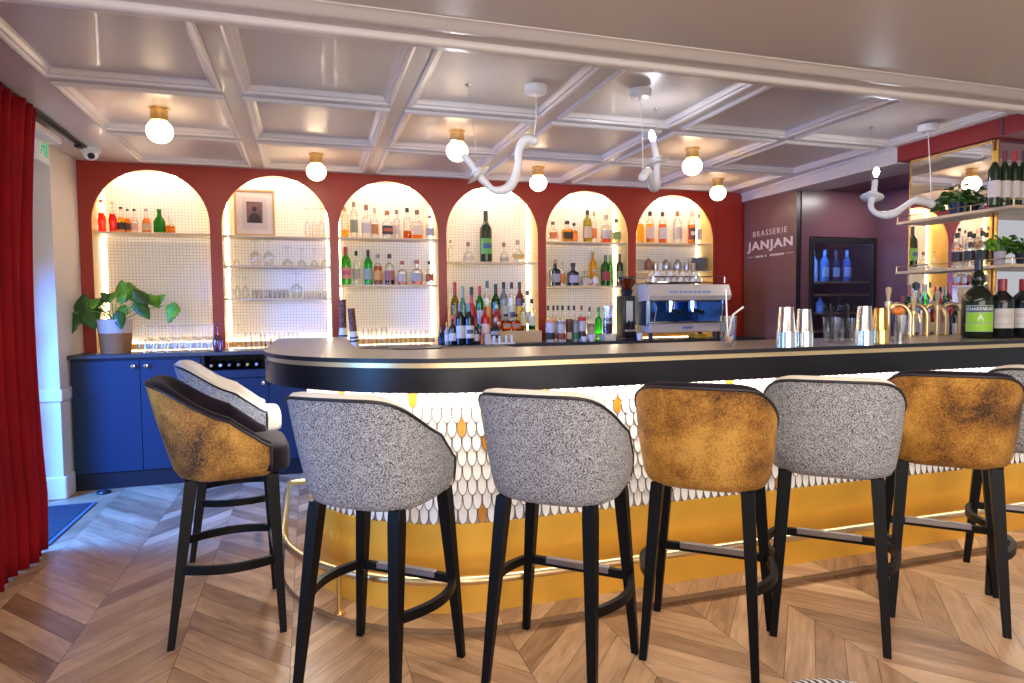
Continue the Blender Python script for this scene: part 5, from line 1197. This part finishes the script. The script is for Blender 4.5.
# big bottles
def bend_text(txt, size, R, z, parent, m, bold=0):
    me = text_mesh(txt, size, bold, 1.0, .0004)
    for v in me.vertices: a = v.co.x/R; rr = R+.0006+(.0004 if v.co.z > 0 else 0); v.co = (rr*math.sin(a), -rr*math.cos(a), z+v.co.y)
    me.materials.append(m); o = bpy.data.objects.new('lettering', me); C.objects.link(o); o.parent = parent; return o
def big_bottle(px, py, top, wpx, glassc, label, capc, lab, kind='wine', txt=None):
    x, y = on_z(px, py, 1.115); h = HC+ray(px, top).z*y/ray(px, top).y-1.115; r = wpx*scale_at(x, y)/2
    face = math.atan2(x, y)      # label turned towards the room
    t = thing('display_bottle', label, 'bottle', (x, y, ZB), -face*.8, 'big display bottles at the end of the bar')
    if kind == 'jero': pr = [(0,0),(.92*r,0),(r,.02*h),(r,.47*h),(.93*r,.54*h),(.62*r,.62*h),(.36*r,.655*h),(.34*r,.68*h),(.44*r,.72*h),(.46*r,.76*h),(.38*r,.81*h),(.25*r,.86*h),(.22*r,.97*h),(.26*r,.975*h),(.26*r,.985*h),(0,.985*h)]
    else: pr = [(a*r,b_*h) for a, b_ in KIND['wine']['b']]
    bm = bm_new(); lathe(bm, pr, 36); finish('glass_body', bm, mat('dark_green_bottle', (.010,.016,.008), .08) if kind == 'jero' else mat('dark_bottle', (.008,.010,.012), .1), t, ang=50)
    bm = bm_new(); kk = .26 if kind == 'jero' else .38; z0_ = .87 if kind == 'jero' else .80; lathe(bm, [(kk*r,z0_*h),(kk*r*1.02,.995*h),(kk*.8*r,h),(0,h)], 24); finish('capsule', bm, colmat(capc, .3), t)
    if kind == 'jero':
        bm = bm_new(); lathe(bm, [(r*1.008,.085*h),(r*1.008,.42*h)], 24, a0=-PI/2-.95, a1=-PI/2+.95); lb = finish('paper_label', bm, colmat((.35,.42,.25)), t)
        for a, b_, c in ((.095,.185,(.30,.62,.03)),(.20,.325,(.28,.60,.03)),(.335,.41,(.04,.09,.16))): bm = bm_new(); lathe(bm, [(r*1.014,a*h),(r*1.014,b_*h)], 24, a0=-PI/2-.88, a1=-PI/2+.88); finish('label_band', bm, colmat(c), lb)
        bend_text('CHARTREUSE', .0215, r*1.016, .372*h, lb, colmat((.75,.75,.6)), .0005); bend_text('A', .05, r*1.016, .26*h, lb, colmat((.7,.85,.5)), .001)
    else:
        bm = bm_new(); lathe(bm, [(r*1.012,.17*h),(r*1.012,.50*h)], 24, a0=-PI/2-1.05, a1=-PI/2+1.05); lb = finish('paper_label', bm, colmat(lab), t)
        bm = bm_new(); 
        for zz in (.235,.36,.39): lathe(bm, [(r*1.018,zz*h),(r*1.018,(zz+.006)*h)], 20, a0=-PI/2-.75, a1=-PI/2+.75)
        finish('label_print', bm, colmat((.25,.2,.2)), lb)
        if txt: bend_text(txt, .03, r*1.02, .43*h, lb, colmat((.08,.08,.1)), .001)
    return t
big_bottle(977,338,260,27.5,None,'giant dark green liqueur bottle with bright green label','',None,'jero') if False else big_bottle(977,338,260,27.5,None,'giant dark green liqueur bottle with bright green label',(.012,.02,.05),None,'jero')
big_bottle(1001,338,279,21,None,'large dark wine bottle with cream label beside the giant green one',(.28,.02,.02),(.58,.54,.50))
big_bottle(1023,337.5,279,23,None,'large dark wine bottle with white label at the photo edge',(.28,.02,.02),(.72,.70,.72))
for i, (px, top, w, gc, cp, lb_, l) in enumerate(((903,296,8,(.55,.5,.5),(.28,.06,.05),(.70,.62,.60),'small bottle with dark red cap behind the first tap arch'),(909.5,285,8,(.08,.55,.15),(.35,.08,.06),(.62,.30,.30),'green necked bottle rising behind the brass taps'),
    (916,282,7,CLR,K_,(.72,.70,.68),'clear bottle with dark cap behind the brass taps'),(925,284,9,CLR,(.5,.5,.5),(.72,.70,.66),'white labelled bottle between the tap handles'),(944,301,8,('o',(.35,.10,.03)),K_,(.75,.5,.4),'amber bottle framed by the third tap arch'),(955,303,8,DRK,K_,(.75,.72,.68),'dark bottle with white label framed by the last tap arch'))):
    Y = 3.30+.02*(i % 2); x, zt = on_y(px, top, Y); bottle('wine' if i in (1,5) else 'spirit', x, Y, 1.0605, zt-1.06, w*scale_at(x, Y)/2*1.15, gc, l, cp, lb_, None, .5, 'bottles in the speed rail behind the taps')
bm = bm_new(); box(bm, 3.3, 4.15, 3.22, 3.44, 1.02, 1.06, .004); box(bm, 3.3, 4.15, 3.22, 3.44, 0, 1.02); tag(finish('speed_rail', bm, M_black, smooth=False), 'black under-counter bottle station behind the beer taps', 'bottle station')
# prep station with black tray behind the curve
t = thing('prep_station', 'black prep station behind the curved bar corner', 'prep station', (.75, 3.9, 0))
bm = bm_new(); box(bm, -.42, .45, -.12, .16, .0, 1.06, .004); finish('body', bm, M_black, t, smooth=False); bm = bm_new(); box(bm, -.43, .46, -.13, .17, 1.06, 1.07, .002); finish('top', bm, M_topedge, t, smooth=False)
t = thing('bar_tray', 'round black bar tray with raised rim behind the curved counter', 'tray', (.62, 3.88, 1.0705))
bm = bm_new(); lathe(bm, [(0,0),(.14,0),(.17,.012),(.165,.013),(.13,.004),(0,.004)], 36); finish('tray', bm, M_black, t)
for k, (a, l) in enumerate(((.3,'steel tongs lying flat across the black tray'),(-.5,'second steel tongs crossing the first on the tray'))):
    t = thing('bar_tongs', l, 'tongs', (.56+.06*k, 3.86, 1.0843+.010*k), a)
    for s_ in (-1,1): bm = bm_new(); box(bm, -.08, .08, s_*.010-.004, s_*.010+.004, .0, .004, .001); finish('arm', bm, M_chrome, t, smooth=False)
    bm = bm_new(); box(bm, .074, .084, -.014, .014, 0, .005, .001); finish('joint', bm, M_chrome, t, smooth=False)

# ------------------------------------------------------------------ mirrored shelving block on the right
t = thing('mirror_panel', 'brass framed mirror on the block reflecting the lit arches', 'mirror', (4.22, 3.395, 1.1))
bm = bm_new(); box(bm, -.012, -.0005, -.292, .292, 0, 1.235); finish('glass', bm, M_mirror, t, smooth=False)
bm = bm_new()
for a, b_ in ((-.301,-.294),(.294,.301)): box(bm, -.016, .0, a, b_, 0, 1.25)
box(bm, -.016, 0, -.305, .305, 1.235, 1.25); finish('frame', bm, M_brass, t, smooth=False)
t = thing('mirror_panel', 'blue grey mirror behind the wine bottles facing the room', 'mirror', (4.6, 3.088, 1.1))
bm = bm_new(); box(bm, -.36, 1.2, -.012, -.0005, 0, 1.235); finish('glass', bm, M_mirror, t, smooth=False)
bm = bm_new(); box(bm, -.376, -.362, -.016, 0, 0, 1.25); finish('frame', bm, M_brass, t, smooth=False)
def wrap_shelf(z, label, gallery=True):
    t = thing('corner_shelf', label, 'shelf', (4.2, 3.1, z), group='brass galleried shelves round the mirrored block')
    bm = bm_new(); prism(bm, [(-.13,.58),(-.13,-.24),(1.6,-.24),(1.6,-.03),(.0,-.03),(.0,.58)], -.018, 0); finish('board', bm, mat('shelf_oak', (.66,.50,.30), .4), t, smooth=False)
    bm = bm_new(); 
    pth = [(-.125,.575,.035),(-.125,-.235,.035),(1.6,-.235,.035)]; tube(bm, pth[:2], .0035, 6); tube(bm, pth[1:], .0035, 6)
    for p in ((-.125,.575),(-.125,.3),(-.125,.03),(-.125,-.235),(.1,-.235),(.4,-.235)): tube(bm, [(*p,0),(*p,.037)], .0035, 6)
    finish('gallery_rail', bm, M_brassp, t, smooth=False); return t
wrap_shelf(1.90, 'upper corner shelf with wine bottles and trailing plant'); wrap_shelf(1.545, 'lower corner shelf with pots and black labelled bottles')
GW = 'wine bottles on the upper corner shelf'
for i, (px, cp, l) in enumerate(((995,(.70,.45,.06),'wine bottle with gold capsule, first on the upper corner shelf'),(1005,(.16,.02,.05),'wine bottle with maroon capsule next to the gold one'),(1014.5,(.45,.015,.02),'wine bottle with bright red capsule on the upper corner shelf'),(1024,(.08,.02,.03),'wine bottle with black capsule cut by the photo edge'))):
    Y = 2.96; x, zt = on_y(px, 151, Y); bottle('wine', x, Y, 1.9005, zt-1.9, .034, DGR, l, cp, (.68,.62,.60), None, .5, GW, -.9, name='wine_bottle')
for i, (px, top, l) in enumerate(((957.5,233,'black labelled bottle, first on the lower corner shelf'),(970,232,'black labelled bottle with long pourer on lower corner shelf'),(983,231,'black labelled bottle beside the grey plant pot'))):
    X = 4.135; d = ray(px, top); y = d.y*X/d.x; zt = HC+d.z*X/d.x; t = bottle('spirit', X, y, 1.5455, zt-1.5455, .033, CLR, l, K_, (.03,.03,.035), None, .5, 'black labelled bottles on the lower corner shelf', -.9)
def bush(name, label, x, y, z, R, H, potm, n, spread=(1,1), pr=.05, phh=.07, trail=0):
    t = thing(name, label, 'potted plant', (x, y, z+.0005)); bm = bm_new(); lathe(bm, [(0,0),(pr*.75,0),(pr,phh),(pr*.92,phh),(pr*.85,phh*.8),(0,phh*.8)], 20); finish('pot', bm, potm, t)
    bm = bm_new(); bs = bm_new()
    for i in range(n):
        a = random.uniform(0, 2*PI); q = random.random()**.6; px_ = math.cos(a)*R*q*spread[0]; py_ = math.sin(a)*R*q*spread[1]; pz = phh+H*(1-q*q*.6)*random.uniform(.35,1) - trail*q*q*(1 if a > 1.2 and a < 5 else .2)
        tip = Vector((px_, py_, pz)); root = Vector((px_*.15, py_*.15, phh*.8)); mid = root.lerp(tip, .5)+Vector((0,0,.02)); tube(bs, [root, mid, tip], .0016, 4)
        d = Vector((math.cos(a), math.sin(a), random.uniform(-.5,.3))).normalized(); L = random.uniform(.03,.05); leaf(bm, tip, tip+d*L, L*.42, .006)
    finish('foliage', bm, M_leafd if n > 60 else M_leaf, t, ang=80); finish('stems', bs, M_stem, t)
bush('potted_ivy', 'bushy green ivy in dark glazed pot on the upper corner shelf', 4.13, 3.27, 1.90, .12, .12, mat('navy_glaze', (.02,.03,.06), .2), 110, (.75,1.25), .055, .075, .06)
bush('potted_herb', 'small leafy herb in grey pot on the lower corner shelf', 4.13, 2.98, 1.545, .07, .10, mat('grey_pot', (.42,.40,.42), .6), 40, (1,1), .034, .085)
bush('potted_herb', 'dark leafed plant in navy pot, middle of the lower corner shelf plants', 4.26, 2.93, 1.545, .09, .13, MATS['navy_glaze'], 70, (1,1), .042, .07)
bush('potted_herb', 'bushy dark plant at the photo edge on the lower corner shelf', 4.42, 2.93, 1.545, .10, .13, MATS['navy_glaze'], 75, (1,1), .042, .07)
# ------------------------------------------------------------------ light
w = bpy.data.worlds.new('world'); S.world = w; w.use_nodes = True; bg = w.node_tree.nodes['Background']; bg.inputs[0].default_value = (.92,.93,1,1); bg.inputs[1].default_value = .42
def area(name, loc, target, sx, sy, power, col, spread=PI):
    l = bpy.data.lights.new(name, 'AREA'); l.shape = 'RECTANGLE'; l.size = sx; l.size_y = sy; l.energy = power; l.color = col; l.spread = spread
    o = bpy.data.objects.new(name, l); C.objects.link(o); o.location = loc; o.rotation_euler = (Vector(target)-Vector(loc)).to_track_quat('-Z', 'Y').to_euler(); return o
area('window_daylight', (.8,-2.6,1.5), (1.2,3,1.0), 5, 2.0, 125, (1,.91,.84))
area('door_daylight', (-2.4,4.45,1.15), (-1.0,4.62,.15), .7, 1.4, 125, (.03,.22,1), 2.1)
area('side_window_daylight', (-3.1,.9,1.3), (-.2,3.1,1.0), .9, 1.2, 9, (.10,.38,1), 1.0)
area('soffit_fill', (1.2,1.2,2.35), (1.4,1.8,0), 3.5, .6, 45, (1,.88,.74))  # unseen fill added under the lowered ceiling, no fixture there
area('niche_fill', (4.85,4.55,2.37), (4.85,4.75,0), .3, .12, 7, (1,.93,.9))  # fill added to brighten the plum niche walls
S.cycles.transparent_max_bounces = 24; S.cycles.max_bounces = 8
S.view_settings.view_transform = 'Standard'; S.view_settings.look = 'None'; S.view_settings.gamma = 1; S.view_settings.exposure = .45; S.view_settings.use_curve_mapping = False
